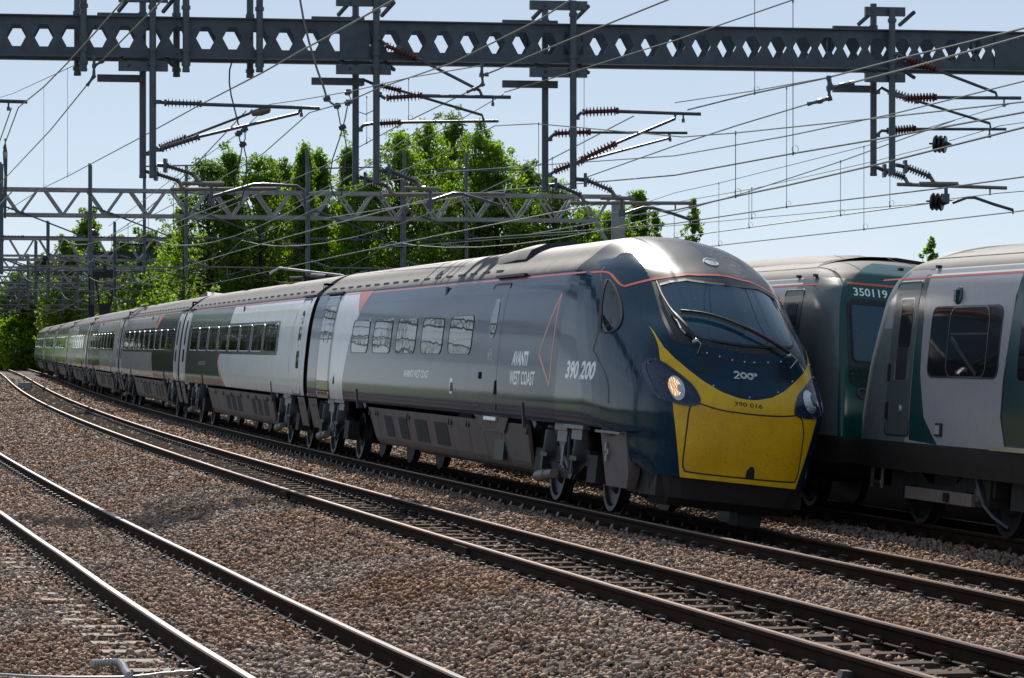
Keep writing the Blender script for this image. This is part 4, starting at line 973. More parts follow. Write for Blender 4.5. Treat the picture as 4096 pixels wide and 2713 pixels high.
COACH = {k: coach(k, LIV[k]) for k in LIV}
def roof_number(c):      # dark sloping plate with the short unit number at the near end of the third carriage's roof
    fn = lambda a, b, off: Vector((a, -2.2 + (b - 3.3) * 2.2 - off, b + off * .4))
    o = poly_patch('roof_end_plate', [[(-.62, 3.36), (.62, 3.36), (.62, 3.62), (-.62, 3.62)]], fn, M['roof_dark'], c, off=0)
    text_patch('roof_number', '816', fn, M['letter_white'], o, -.5, .1, 3.41, 3.58, off=.01, bold=.02)
    mb = MB(); mb.add([(-.62, -2.07, 3.36), (-.62, -1.50, 3.62), (-.62, 1.5, 3.5), (.62, -2.07, 3.36), (.62, -1.50, 3.62), (.62, 1.5, 3.5)], [(0, 1, 2), (3, 5, 4), (1, 4, 5, 2)]); mb.build('roof_hump', M['roof'], c)
roof_number(COACH[2])
# dark well with the unit's short number at the end of the third carriage's roof
# ------------------------------------------------------------------ two commuter carriages standing nose to nose on the far track
def d_frame():
    return frame(track_centre(0, 3.22, -.03), track_centre(14, 3.22, -.03), 4.8)
KV = [.62, .75, .92, 1.1, 1.5, 1.9, 2.3, 2.6, 2.78, 2.90, 3.0, 3.10, 3.20, 3.28, 3.33, 3.345]
KW = [1.28, 1.33, 1.37, 1.385, 1.395, 1.395, 1.385, 1.37, 1.345, 1.30, 1.235, 1.11, .90, .62, .32, 0]
_kvf = np.linspace(.62, 3.345, 200); _kwf = pchip(KV, KW, _kvf); _kwf[-1] = 0
def khalf(v): return float(np.interp(v, _kvf, _kwf))
def kfront(v):        # how far the flat of the cab front leans back at height v, and its corner radius
    return float(np.interp(v, [.62, .9, 1.2, 1.8, 2.65, 2.85, 3.05, 3.2, 3.345], [-.10, -.16, -.12, -.02, .28, .40, .62, 1.05, 1.9])), float(np.interp(v, [.9, 2.6, 3.0, 3.345], [.42, .55, .7, .9]))
def ksurf(sg0, t, v, dirn):
    """column t runs from -1 (flank) over 0 (middle of the cab front) to 1; dirn +1: the car stretches away from us"""
    w = khalf(v); f, r = kfront(v); a = abs(t)
    k = np.clip(a, 0, 1)
    if k < .55: u = (w - min(r * .55, w * .9)) * k / .55; s = f + .03 * (k / .55)**2
    else:
        an = (k - .55) / .45 * math.pi / 2; u = (w - min(r * .55, w * .9)) + min(r * .55, w * .9) * math.sin(an); s = f + .03 + r * (1 - math.cos(an))
    return Vector((math.copysign(u, t), sg0 + dirn * s, v))
def kside(s, v, off): 
    w = khalf(v); dw = (khalf(v + .01) - khalf(v - .01)) / .02; n = Vector((-1, 0, dw)).normalized(); return Vector((-w, s, v)) + n * off
def commuter_shell(parent, s_front, s_back, dirn, cols_white):
    mb = MB(); vs = list(np.linspace(.62, 2.8, 34)) + list(np.linspace(2.85, 3.345, 24)); ts = list(np.linspace(-1, 1, 61)); L = abs(s_back - s_front)
    tail = list(np.arange(1.6, L, .45)) + [L]
    n = len(ts) + 2 * len(tail)
    for v in vs:
        w = max(khalf(v), .004)
        row = [(-w, s_front + dirn * q, v) for q in reversed(tail)] + [tuple(ksurf(s_front, t, v, dirn)) for t in ts] + [(w, s_front + dirn * q, v) for q in tail]
        mb.v.extend(row)
    for i in range(len(vs) - 1):
        for j in range(n - 1):
            a = i * n + j; mb.f.append((a, a + 1, a + n + 1, a + n)); vv = (vs[i] + vs[i + 1]) / 2; jt = j - len(tail)
            s_ = abs((mb.v[a][1] + mb.v[a + 1][1]) / 2 - s_front); au = abs((mb.v[a][0] + mb.v[a + 1][0]) / 2)
            if vv > 2.965: m = 1 if not (jt >= 0 and jt < len(ts) - 1 and abs(ts[jt]) < .62 and vv < 3.22) else 2
            elif vv < .95: m = 5
            elif 0 <= jt < len(ts) - 1 and abs(ts[jt]) < .70: m = 2
            elif s_ < 1.15: m = 4
            else: m = 3 if cols_white(s_, vv) else 4
            mb.mi.append(m)
    mb.f.append(tuple(i * n for i in range(len(vs))) + tuple(i * n + n - 1 for i in reversed(range(len(vs))))); mb.mi.append(5)
    mb.add([(-.02, s_front + dirn * 1.9, 3.344), (.02, s_front + dirn * 1.9, 3.344), (.02, s_back, 3.344), (-.02, s_back, 3.344)], [(0, 1, 2, 3)], 1)
    return mb.build('body_shell', [M['lilac'], M['roof350'], M['teal'], M['lilac'], M['teal_grey'], M['under']], parent, smooth=True, angle=50)
def kpatch(name, poly, m, parent, off=.003, cuts=(None, .08), fn=kside): return poly_patch(name, [poly], fn, m, parent, cuts, off, smooth=False)
def commuter_bogie(parent, sc):
    b = subempty('bogie', parent); b.location = (0, sc, 0)
    fr = MB()
    for sg in (-1, 1):
        x = sg * 1.02
        for a, c in (((x, -1.55, .52), (x, -.75, .56)), ((x, -.75, .56), (x, -.4, .40)), ((x, -.4, .40), (x, .4, .40)), ((x, .4, .40), (x, .75, .56)), ((x, .75, .56), (x, 1.55, .52))): fr.bar(a, c, .16, .2)
        fr.box((x, 1.28, .46), (.22, .4, .3)); fr.box((x, -1.28, .46), (.22, .4, .3))
    fr.box((0, 0, .62), (2.1, .7, .3)); fr.box((0, 0, .45), (1.4, 2.6, .2)); fr.build('bogie_frame', M['under'], b)
    for ax in (-1.28, 1.28):
        for sg in (-1, 1):
            w = MB(); w.lathe([(0, .455), (.03, .455), (.035, .425), (.135, .42), (.135, .36), (.09, .33), (.075, .20), (.12, .16), (.14, .10), (.14, 0)], (sg * .685, ax, .42), (sg, 0, 0), 32); w.build('wheel', M['wheel'], b, smooth=True, angle=30)
    mb = MB(); mb.add([(-1.16, .95, .30), (-1.16, .95, .44), (-1.16, -1.05, .30), (-1.16, -1.05, .44), (-1.10, .95, .30), (-1.10, .95, .44), (-1.10, -1.05, .30), (-1.10, -1.05, .44)], [(0, 1, 3, 2), (4, 6, 7, 5), (1, 5, 7, 3), (0, 2, 6, 4), (2, 3, 7, 6), (0, 4, 5, 1)]); mb.build('lower_beam', M['damper'], b)
    mb = MB(); mb.box((-1.18, -.35, .37), (.03, .12, .10)); mb.build('beam_bracket', M['gasket'], b)
    mb = MB(); mb.tube([(-1.15, .85, .66), (-1.15, .05, .78)], .06, 12); mb.tube([(-1.15, 1.0, .64), (-1.15, .85, .66)], .035, 8); mb.tube([(-1.15, .05, .78), (-1.15, -.1, .80)], .03, 8); mb.build('yaw_damper', M['damper'], b, smooth=True)
    mb = MB(); mb.box((-1.08, .1, .95), (.12, .9, .2)); mb.bar((-1.08, -.2, .9), (-1.08, -.55, .62), .1, .2); mb.build('hanger_bracket', M['bogie'], b)
    mb = MB(); mb.tube([(-1.16, -1.15, .62), (-1.18, -1.3, .50), (-1.16, -1.42, .33), (-1.12, -1.6, .22), (-1.0, -1.75, .12)], .02, 8); mb.lathe([(0, .10), (.03, .09), (.05, .03)], (-1.13, -1.2, .45), (-1, 0, 0), 14); mb.build('sanding_pipe', M['bogie_light'], b, smooth=True)
    for z in (.55, .95): pass
    mb = MB()
    for y in (1.62, 1.95): mb.bar((-1.2, y, .38), (-1.2, y, 1.0), .02, .035)
    for z in (.45, .92): mb.box((-1.2, 1.785, z), (.05, .34, .035))
    mb.build('step_ladder', M['silver'], b)
    return b
def commuter_right():
    c = thing('commuter_carriage', 'green and pale grey commuter carriage nearest the right edge, with a large square window', 'train carriage', d_frame(), 'commuter carriages on the far track')
    sf = -1.12; sb = -21.3
    commuter_shell(c, sf, sb, -1, lambda s, v: True)
    # flank: teal strip, then pale panel, teal doorway beyond
    kpatch('teal_panel', [(-2.86, .98), (-2.86, 2.96), (-3.0, 2.96), (-3.1, 1.75), (-3.3, 1.25), (-3.72, .95)], M['teal_dark'], c, .002)
    d = kpatch('cab_door', rrect(-2.84, -2.10, 1.02, 2.82, .05), M['cab_door_grey'], c, .004)
    raised('door_seal', rrect(-2.84, -2.10, 1.02, 2.82, .05), .016, kside, M['gasket'], d, .009)
    raised('door_recess', rrect(-2.72, -2.30, 1.66, 2.62, .04), .014, kside, M['silver'], d, .009)
    kpatch('door_window', rrect(-2.71, -2.34, 2.05, 2.56, .04), M['glass350'], d, .008); kpatch('open_slot', rrect(-2.66, -2.34, 1.67, 2.05, .03), M['gasket'], d, .008)
    mb = MB(); mb.box(kside(-2.15, 1.75, .012), (.03, .05, .2)); mb.build('grab_rail', M['gasket'], d)
    mb = MB(); mb.box(kside(-2.16, 1.30, .012), (.03, .05, .2)); mb.build('grab_rail', M['gasket'], d)
    mb = MB(); mb.lathe([(0, .05), (.02, .045)], kside(-2.55, 1.33, .004), (-1, 0, 0), 14); mb.build('door_lock', M['silver'], d)
    w = kpatch('window', rrect(-5.32, -3.32, 1.715, 2.505, .12), M['glass350'], c, .004); raised('window_frame', rrect(-5.32, -3.32, 1.715, 2.505, .12), .02, kside, M['gasket'], w, .008)
    raised('opening_pane_frame', rrect(-4.98, -3.86, 1.72, 2.50, .14), .016, kside, M['bogie_light'], w, .010)
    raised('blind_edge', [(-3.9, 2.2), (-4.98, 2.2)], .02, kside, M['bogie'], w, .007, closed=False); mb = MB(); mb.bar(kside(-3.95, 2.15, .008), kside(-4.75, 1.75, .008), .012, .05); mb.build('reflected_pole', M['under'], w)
    g = kpatch('saloon_door', [(-5.64, .98), (-5.50, 1.3), (-5.50, 1.7), (-5.62, 2.6), (-5.66, 2.86), (-7.2, 2.86), (-7.2, .98)], M['teal_dark'], c, .003)
    raised('door_seal', [(-5.64, .98), (-5.50, 1.3), (-5.50, 1.7), (-5.62, 2.6), (-5.66, 2.86)], .022, kside, M['gasket'], g, .008, closed=False)
    kpatch('door_window', rrect(-6.9, -5.85, 1.70, 2.55, .08), M['glass350'], g, .007)
    mb = MB(); mb.box(kside(-6.4, .965, .03), (.10, 2.0, .05)); mb.build('door_sill', M['silver'], c)
    lp = MB(); lp.lathe([(0, .105), (.012, .10), (.02, .085)], kside(-4.02, 2.63, .003), (-1, 0, .1), 20); lp.box(kside(-4.02, 2.63, .03), (.05, .07, .13)); lp.build('door_indicator_lamp', M['teal_dark'], c, smooth=True)
    mb = MB(); mb.box(kside(-3.78, 1.12, .008), (.02, .2, .15)); mb.build('charging_socket', M['gasket'], c); mb = MB(); mb.box(kside(-3.76, 1.12, .016), (.012, .13, .10)); mb.build('socket_cover', M['concrete'], c)
    band = kpatch('white_band', [(-2.9, 2.875), (-3.05, 2.965), (sb + .1, 2.965), (sb + .1, 2.875)], M['cream'], c, .002)
    kpatch('red_line', [(-1.5, 2.855), (-1.5, 2.873), (sb + .1, 2.873), (sb + .1, 2.855)], M['orange'], c, .004)
    mb = MB()
    for s in (-1.9, -3.1): mb = MB(); mb.box((-1.27, s, 2.985), (.05, .07, .035)); mb.build('lifting_eye', M['gasket'], c)
    for s0, s1, u0, u1, z in ((-2.3, -3.3, -.95, -.35, 3.20), (-4.6, -7.5, -.75, -.1, 3.30)):
        mb = MB(); zz = lambda u: float(np.interp(abs(u), _kwf[::-1], _kvf[::-1]))
        mb.add([(u0, s0, zz(u0) + .004), (u1, s0, zz(u1) + .004), (u1, s1, zz(u1) + .004), (u0, s1, zz(u0) + .004)], [(0, 1, 2, 3)]); mb.build('roof_recess', M['roof_dark'], c)
    p = MB(); prof = [(-.75, 3.24), (-.6, 3.36), (0, 3.42), (.6, 3.36), (.75, 3.24)]; st = [(-3.4, -.12), (-4.4, 0.0), (-7.5, .02), (-12, 0), (-13, -.1)]
    for s, k in st: p.v.extend([(u, s, z + k) for u, z in prof])
    for i in range(len(st) - 1):
        for k in range(4): p.f.append((i * 5 + k, i * 5 + k + 1, i * 5 + k + 6, i * 5 + k + 5)); p.mi.append(0)
    p.build('roof_pod', M['roof350'], c, smooth=True)
    commuter_bogie(c, -3.27); commuter_bogie(c, -17.5)
    mb = MB(); mb.box((0, -10.5, .62), (2.2, 10.5, .6)); mb.box((0, -1.9, .65), (1.9, .9, .5)); mb.tube([(0, -1.3, .95), (0, -.3, .95)], .13, 12); mb.build('underframe', M['under'], c)
    return c
def commuter_left():
    c = thing('commuter_carriage', 'teal fronted commuter carriage behind the express nose, number above its cab window', 'train carriage', d_frame(), 'commuter carriages on the far track')
    sf = .0; sb = 20.3
    commuter_shell(c, sf, sb, 1, lambda s, v: s > 1.7)
    ff = lambda u, v, off: ksurf(sf, (abs(u) / max(khalf(v) - kfront(v)[1] * .55, .1) * .55 if abs(u) < khalf(v) - kfront(v)[1] * .55 else .55 + .45 * math.asin(min(1, (abs(u) - khalf(v) + kfront(v)[1] * .55) / (kfront(v)[1] * .55))) / (math.pi / 2)) * (1 if u > 0 else -1), v, 1) + Vector((0, -off, off * .3))
    for sg in (-1, 1):
        R_ = lambda pts: [(sg * a, b) for a, b in pts]
        kw = poly_patch('cab_window', [R_(rrect(.40, 1.06, 1.90, 2.63, .06))], ff, M['windscreen'], c, (.08, .08), .010)
        poly_patch('window_surround', [R_(rrect(.34, 1.12, 1.58, 2.70, .12))], ff, M['black'], c, (.08, .08), .004)
        raised('window_seal', R_(rrect(.40, 1.06, 1.90, 2.63, .06)), .022, ff, M['gasket'], kw, .016)
        for u, v in ((.94, 1.50), (.80, 1.335)):
            l = MB(); l.lathe([(0, .075), (.02, .072), (.025, .058), (.01, .045), (.006, 0)], ff(sg * u, v, .002), (0, -1, 0), 20); l.build('marker_lamp', M['bogie_light'], c, smooth=True)
    poly_patch('corridor_door', [rrect(-.30, .30, 1.0, 2.85, .05)], ff, M['gasket'], c, (.08, .08), .02)
    text_patch('cab_number', '350119', ff, M['letter_white'], c, -1.0, -.55, 2.735, 2.84, off=.006, bold=.015)
    poly_patch('red_line', band([(a, 2.895) for a in np.linspace(-1.05, -.35, 12)], .03), ff, M['orange'], c, off=.006)
    mb = MB(); mb.box((0, .05, .98), (1.7, .5, .22)); mb.tube([(0, .2, .95), (0, -.5, .95)], .13, 12); mb.build('coupler_box', M['under'], c)
    d = kpatch('cab_door', rrect(1.25, 1.98, 1.02, 2.80, .05), M['teal_dark'], c, .004); raised('door_seal', rrect(1.25, 1.98, 1.02, 2.80, .05), .016, kside, M['gasket'], d, .009)
    kpatch('door_window', rrect(1.42, 1.80, 1.9, 2.62, .04), M['glass350'], d, .008); raised('window_frame', rrect(1.42, 1.80, 1.9, 2.62, .04), .014, kside, M['gasket'], d, .010)
    kpatch('white_band', [(1.45, 2.875), (1.55, 2.965), (sb - .1, 2.965), (sb - .1, 2.875)], M['cream'], c, .002)
    kpatch('red_line', [(.8, 2.855), (.8, 2.873), (sb - .1, 2.873), (sb - .1, 2.855)], M['orange'], c, .004)
    for s in (1.1, 1.75): mb = MB(); mb.box((-1.27, s, 2.985), (.05, .07, .035)); mb.build('lifting_eye', M['gasket'], c)
    zz = lambda u: float(np.interp(abs(u), _kwf[::-1], _kvf[::-1]))
    for s0, s1, u0, u1 in ((1.9, 3.0, -.85, -.4), (3.6, 4.3, -.6, -.3)):
        mb = MB(); mb.add([(u0, s0, zz(u0) + .004), (u1, s0, zz(u1) + .004), (u1, s1, zz(u1) + .004), (u0, s1, zz(u0) + .004)], [(0, 1, 2, 3)]); mb.build('roof_recess', M['roof_dark'], c)
    p = MB(); prof = [(-.75, 3.24), (-.6, 3.36), (0, 3.42), (.6, 3.36), (.75, 3.24)]; st = [(2.0, -.12), (3.0, 0.0), (6.5, .02), (10, 0), (11, -.1)]
    for s, k in st: p.v.extend([(u, s, z + k) for u, z in prof])
    for i in range(len(st) - 1):
        for k in range(4): p.f.append((i * 5 + k, i * 5 + k + 1, i * 5 + k + 6, i * 5 + k + 5)); p.mi.append(0)
    p.build('roof_pod', M['roof350'], c, smooth=True)
    for s in (7.2, 8.4): mb = MB(); mb.lathe([(0, .16), (.05, .15), (.07, .08)], (-.35, s, 3.32), (0, 0, 1), 14); mb.build('roof_vent', M['roof'], c, smooth=True)
    commuter_bogie(c, 3.2); commuter_bogie(c, 17)
    mb = MB(); mb.box((0, 10, .62), (2.2, 10, .6)); mb.box((0, 1.0, .72), (1.9, .8, .5)); mb.build('underframe', M['under'], c)
    return c
commuter_left(); commuter_right()
# ------------------------------------------------------------------ overhead line: the castellated gantry in front
TB = math.tan(math.radians(9.0)); ZC1 = 48.0
BX = Vector((math.cos(math.radians(9)), math.sin(math.radians(9)), 0)); BY = Vector((-BX.y, BX.x, 0)); UP = Vector((0, 0, 1))
G1 = Vector((0, ZC1, 0))
def g1(x, y, z): return G1 + BX * x + BY * y + UP * z       # along, across, up
def on_plane(px, py, dy):
    """the point seen at photo pixel (px, py) in the upright plane of the gantry, dy metres behind its axis"""
    k = (px - CX) / FPX; b0 = ZC1 + dy * BY.y - (dy * BY.x) * (BX.y / BX.x)
    y = b0 / (1 - k * BX.y / BX.x); return unproj(px, py, y)
def gantry_front():
    c = thing('overhead_gantry', 'dark castellated girder gantry across the top, pierced by a row of hexagonal holes', 'gantry', Matrix.Translation(g1(-2, 0, -.3)))
    inv = c.matrix_world.inverted()
    def fix(o): o.matrix_parent_inverse = inv; return o
    zb, zt = 6.78, 7.44; pitch = .436; hw, hf, hh = .163, .066, .18; zc = (zb + zt) / 2; x0, x1 = -14.0, 15.5
    for dy in (-.35, .35):
        mb = MB(); th = .014; n = int((x1 - x0) / pitch)
        def prism(poly):
            k = len(poly); vs = [g1(a, dy - th / 2, b) for a, b in poly] + [g1(a, dy + th / 2, b) for a, b in poly]
            mb.add(vs, [tuple(range(k)), tuple(range(2 * k - 1, k - 1, -1))] + [(i, (i + 1) % k, (i + 1) % k + k, i + k) for i in range(k)])
        prism([(x0, zc + hh), (x1, zc + hh), (x1, zt), (x0, zt)]); prism([(x0, zb), (x1, zb), (x1, zc - hh), (x0, zc - hh)])
        solid = [(-2.2, -1.55), (5.95, 6.2)]
        xs = [x0 + .16 + i * pitch for i in range(n)]
        for i in range(n - 1):
            a, b = xs[i], xs[i + 1]
            prism([(a + hf, zc - hh), (a + hw, zc), (a + hf, zc + hh), (b - hf, zc + hh), (b - hw, zc), (b - hf, zc - hh)])
        for i in range(n):
            if i % 23 == 11 and dy < 0: prism([(xs[i] - hw, zc - hh), (xs[i] + hw, zc - hh), (xs[i] + hw, zc + hh), (xs[i] - hw, zc + hh)])
        for z in (zb + .01, zt - .01): mb.bar(g1(x0, dy, z), g1(x1, dy, z), .17, .022)
        fix(mb.build('castellated_girder', M['steel_dark'], c))
    for i in range(int((x1 - x0) / 2.6)):
        x = x0 + 1.2 + i * 2.6
        for zz in ((zb + .06, zt - .06), (zt - .06, zb + .06)):
            mb = MB(); mb.bar(g1(x, -.34, zz[0]), g1(x + .12, .34, zz[1]), .045, .012); fix(mb.build('cross_brace', M['steel_tube'], c))
    for xx in (-13.6, 15.0):
        mb = MB()
        for dy in (-.3, .3): mb.bar(g1(xx, dy, -.6), g1(xx, dy, 7.4), .2, .2)
        for k in range(8): mb.bar(g1(xx, -.3, k * .9), g1(xx, .3, k * .9 + .9), .06, .06)
        fix(mb.build('mast', M['steel_dark'], c))
    V = 1.7305
    def xat(px, dy): p = on_plane(px * V, 500, dy) - G1; return p.dot(BX)
    # pairs of drop tubes (front one before the girder, rear one behind it)
    pairs = [(330, 353, 412, 412, -60, -60), (822, 870, 425, 425, -30, -12), (1260, 1325, 445, 437, 13, 2), (2019, 2062, 407, 403, 9, 18)]
    stubs = [(179, 193, 175, 165), (408, 430, 178, 167), (578, 600, 180, 167)]
    FR, RE = -.52, .52
    def drop(px, dy, ybot, ytop):
        p = on_plane(px * V, ybot * V, dy); q = on_plane(px * V, ytop * V, dy); q.x, q.y = p.x, p.y
        mb = MB(); mb.tube([p, q], .057, 12); mb.lathe([(0, .062), (.05, .062)], p, (0, 0, 1), 12)
        for z in (zb - .12, zt + .14, zb + .1): mb.lathe([(-.03, .075), (.03, .075)], (p.x, p.y, z), (0, 0, 1), 12)
        fix(mb.build('drop_tube', M['steel_tube'], c, smooth=True)); return p
    for r_, f_, yr, yf, tr, tf in pairs:
        drop(r_, RE, yr, tr); drop(f_, FR, yf, tf)
        xr, xf = xat(r_, RE), xat(f_, FR)
        for z, sg in ((zt + .30, 1), (zb - .16, -1)):
            mb = MB(); mb.bar(g1(min(xr, xf) - .42, FR + .1, z), g1(max(xr, xf) + .25, FR + .1, z), .09, .15); fix(mb.build('clamp_beam', M['steel_tube'], c))
            mb = MB(); mb.bar(g1(min(xr, xf) - .75, RE - .1, z - .22 * (1 if sg > 0 else -.0) - (.12 if sg < 0 else 0)), g1(max(xr, xf) - .1, RE - .1, z - .22 * (1 if sg > 0 else 0) - (.12 if sg < 0 else 0)), .09, .12); fix(mb.build('clamp_beam', M['steel_tube'], c))
            for a in (-.3, .42): mb = MB(); mb.bar(g1((xr + xf) / 2 + a, FR + .05, z), g1((xr + xf) / 2 + a - .18, FR + .35, z - sg * .2), .05, .05); fix(mb.build('clamp_strut', M['steel_tube'], c))
    for px_, w_ in ((822, .50), (2345, .6)):
        mb = MB(); mb.bar(g1(xat(px_, FR) - w_ / 2, -.375, zc), g1(xat(px_, FR) + w_ / 2, -.375, zc), .012, zt - zb - .06); fix(mb.build('splice_plate', M['steel_dark'], c))
    for r_, f_, yr, yf in stubs: drop(r_, RE, yr, -60); drop(f_, FR, yf, -60); 
    # cantilevers: (which tube, points in a zoomed view, length of insulator)
    Z5 = lambda x, y: (x * .63781, y * .63781); Z6 = lambda x, y: (1300 + x * .63776, y * .63776); Z7 = lambda x, y: (2700 + x * .63773, y * .63773)
    ARMS = [
     (Z5, 'ins_grey', [('f', [(-420, 622), (-370, 624)], [(-370, 624), (-140, 630)], [(-140, 630), (172, 640)], .030)]),
     (Z5, 'ins_grey', [('f', [(985, 640), (1030, 645)], [(1030, 645), (1265, 652)], [(1265, 655), (2005, 680)], .030),
           ('f', [(985, 940), (1010, 935)], [(1010, 935), (1250, 858)], [(1250, 858), (1870, 712), (1885, 685)], .026),
           ('r', [(915, 965), (990, 925)], [(1000, 925), (1170, 862)], [(1170, 862), (1565, 712), (1585, 690)], .022)]),
     (Z6, 'ins_red', [('f', [(330, 240), (380, 280)], [(380, 285), (580, 370)], [(580, 368), (970, 568), (985, 605)], .026),
           ('f', [(330, 590), (380, 620)], [(385, 615), (610, 600)], [(610, 602), (1165, 611)], .030),
           ('r', [(210, 530), (240, 500), (300, 525)], [(300, 525), (475, 570)], [(475, 570), (985, 722), (995, 757)], .024),
           ('r', [(210, 815), (245, 785), (300, 775)], [(300, 778), (475, 768)], [(475, 768), (1088, 760)], .026)]),
     (Z6, 'ins_red', [('f', [(1570, 740), (1610, 705)], [(1615, 705), (1840, 695)], [(1840, 700), (2357, 716)], .030),
           ('r', [(1400, 875), (1440, 840)], [(1440, 838), (1665, 828)], [(1665, 830), (2272, 834)], .026),
           ('f', [(1570, 1025), (1610, 1000)], [(1610, 1000), (1825, 900)], [(1825, 900), (2195, 745), (2197, 715)], .026),
           ('r', [(1400, 1100), (1440, 1075)], [(1440, 1075), (1620, 1005)], [(1620, 1010), (2155, 868), (2158, 838)], .022)]),
     (Z7, 'ins_red', [('f', [(1380, 340), (1450, 372)], [(1450, 372), (1640, 440)], [(1640, 440), (2012, 582), (2020, 612)], .026),
           ('f', [(1380, 600), (1440, 615)], [(1440, 618), (1640, 610)], [(1640, 612), (2170, 616)], .030),
           ('r', [(1260, 580), (1295, 550), (1340, 575)], [(1340, 575), (1530, 635)], [(1530, 638), (1975, 775), (1978, 808)], .024),
           ('r', [(1260, 850), (1295, 820), (1330, 822)], [(1330, 822), (1510, 808)], [(1510, 810), (2077, 811)], .026)])]
    for zf, im, arms in ARMS:
        for w, head, ins, tail, r in arms:
            dy = FR if w == 'f' else RE
            P3 = lambda q: on_plane(*zf(*q), dy)
            mb = MB(); mb.tube([P3(q) for q in tail], r, 8)
            if len(tail) == 2: e = P3(tail[1]); d = (e - P3(tail[0])).normalized(); b = e - d * .3; mb.tube([b, b - UP * .11], .016, 6); mb.box(b - UP * .12, (.05, .05, .06))
            a = fix(mb.build('cantilever_arm', M['steel_tube'], c, smooth=True))
            mi = MB(); insulator(mi, P3(ins[0]), P3(ins[1]), .085, 9, .034); mi.build('insulator', M[im], a)
            mh = MB(); mh.tube([P3(q) for q in head], .028, 8); mh.lathe([(-.03, .075), (.03, .075)], Vector((P3(head[0]).x, P3(head[0]).y, P3(head[0]).z)), (0, 0, 1), 12); mh.build('hinge', M['steel_tube'], a)
    LOW = [
     (Z5, 'ins_grey', ('f', (985, 1035), (1045, 1040), (1215, 1095)), ('r', (915, 1075), (985, 1092), (1120, 1135)), [(1140, 1150), (1405, 1153)], [(1068, 1188), (1735, 1184)], [(1325, 1158), (1325, 1290)], [(1330, 1235), (1590, 1158), (1650, 1155), (1860, 1168), (1905, 1195), (1915, 1300)]),
     (Z6, 'ins_grey', ('f', (345, 1070), (410, 1075), (575, 1140)), ('r', (215, 1110), (260, 1125), (395, 1170)), [(498, 1180), (720, 1186)], [(360, 1222), (1128, 1218)], [(660, 1190), (660, 1315)], [(670, 1258), (800, 1215), (850, 1214), (1000, 1258), (1100, 1290)]),
     (Z6, 'ins_grey', ('f', (1575, 1125), (1640, 1130), (1795, 1195)), ('r', (1405, 1165), (1455, 1160), (1605, 1225)), [(1728, 1242), (1945, 1245)], [(1540, 1274), (2305, 1275)], [(1862, 1248), (1862, 1372)], [(1872, 1342), (2000, 1302), (2060, 1306), (2180, 1340), (2290, 1378)]),
     (Z7, 'ins_grey', ('f', (1385, 1035), (1450, 1048), (1600, 1108)), ('r', (1265, 1050), (1320, 1072), (1440, 1112)), [(1533, 1153), (1775, 1154)], [(1393, 1157), (2080, 1180)], [(1700, 1160), (1700, 1272)], [(1742, 1273), (1830, 1240), (1880, 1240), (2000, 1282), (2120, 1318)])]
    for zf, im, f_, r_, t1, t2, dr, bent in LOW:
        for w, a, b, e in (f_, r_):
            dy = FR if w == 'f' else RE; P3 = lambda q: on_plane(*zf(*q), dy)
            mb = MB(); mb.tube([P3(a), P3(b)], .035, 8); mb.box(P3(b) - BX * .02, (.05, .22, .22)); A = fix(mb.build('bracket', M['steel_tube'], c))
            mi = MB(); insulator(mi, P3(b), P3(e), .078, 8, .03); mi.build('insulator', M[im], A)
        P3 = lambda q: on_plane(*zf(*q), FR); Q3 = lambda q: on_plane(*zf(*q), RE)
        mb = MB(); mb.tube([P3(f_[3]), P3((f_[3][0] + 25, f_[3][1] + 40)), P3((f_[3][0] + 55, t1[0][1]))], .035, 8); mb.tube([P3(q) for q in t1], .036, 10); fix(mb.build('registration_tube', M['tube_pale'], c, smooth=True))
        mb = MB(); mb.tube([Q3(r_[3]), Q3((r_[3][0] + 20, r_[3][1] + 40)), Q3((r_[3][0] + 45, t2[0][1]))], .035, 8); mb.tube([Q3(q) for q in t2], .033, 10); e = Q3(t2[1]); mb.tube([e - BX * .3, e - BX * .3 - UP * .13], .016, 6); fix(mb.build('registration_tube', M['tube_pale'], c, smooth=True))
        mb = MB(); mb.tube([P3(q) for q in dr], .032, 8); mb.box(P3((dr[1][0], dr[1][1] - 30)), (.11, .09, .14)); D_ = fix(mb.build('registration_drop', M['steel_tube'], c, smooth=True))
        mb = MB(); mb.tube([P3(q) for q in bent], .027, 8); e = P3(bent[-1]); mb.tube([e, e - UP * .07], .014, 6); mb.build('steady_arm', M['steel_tube'], D_, smooth=True)
    return c
gantry_front()

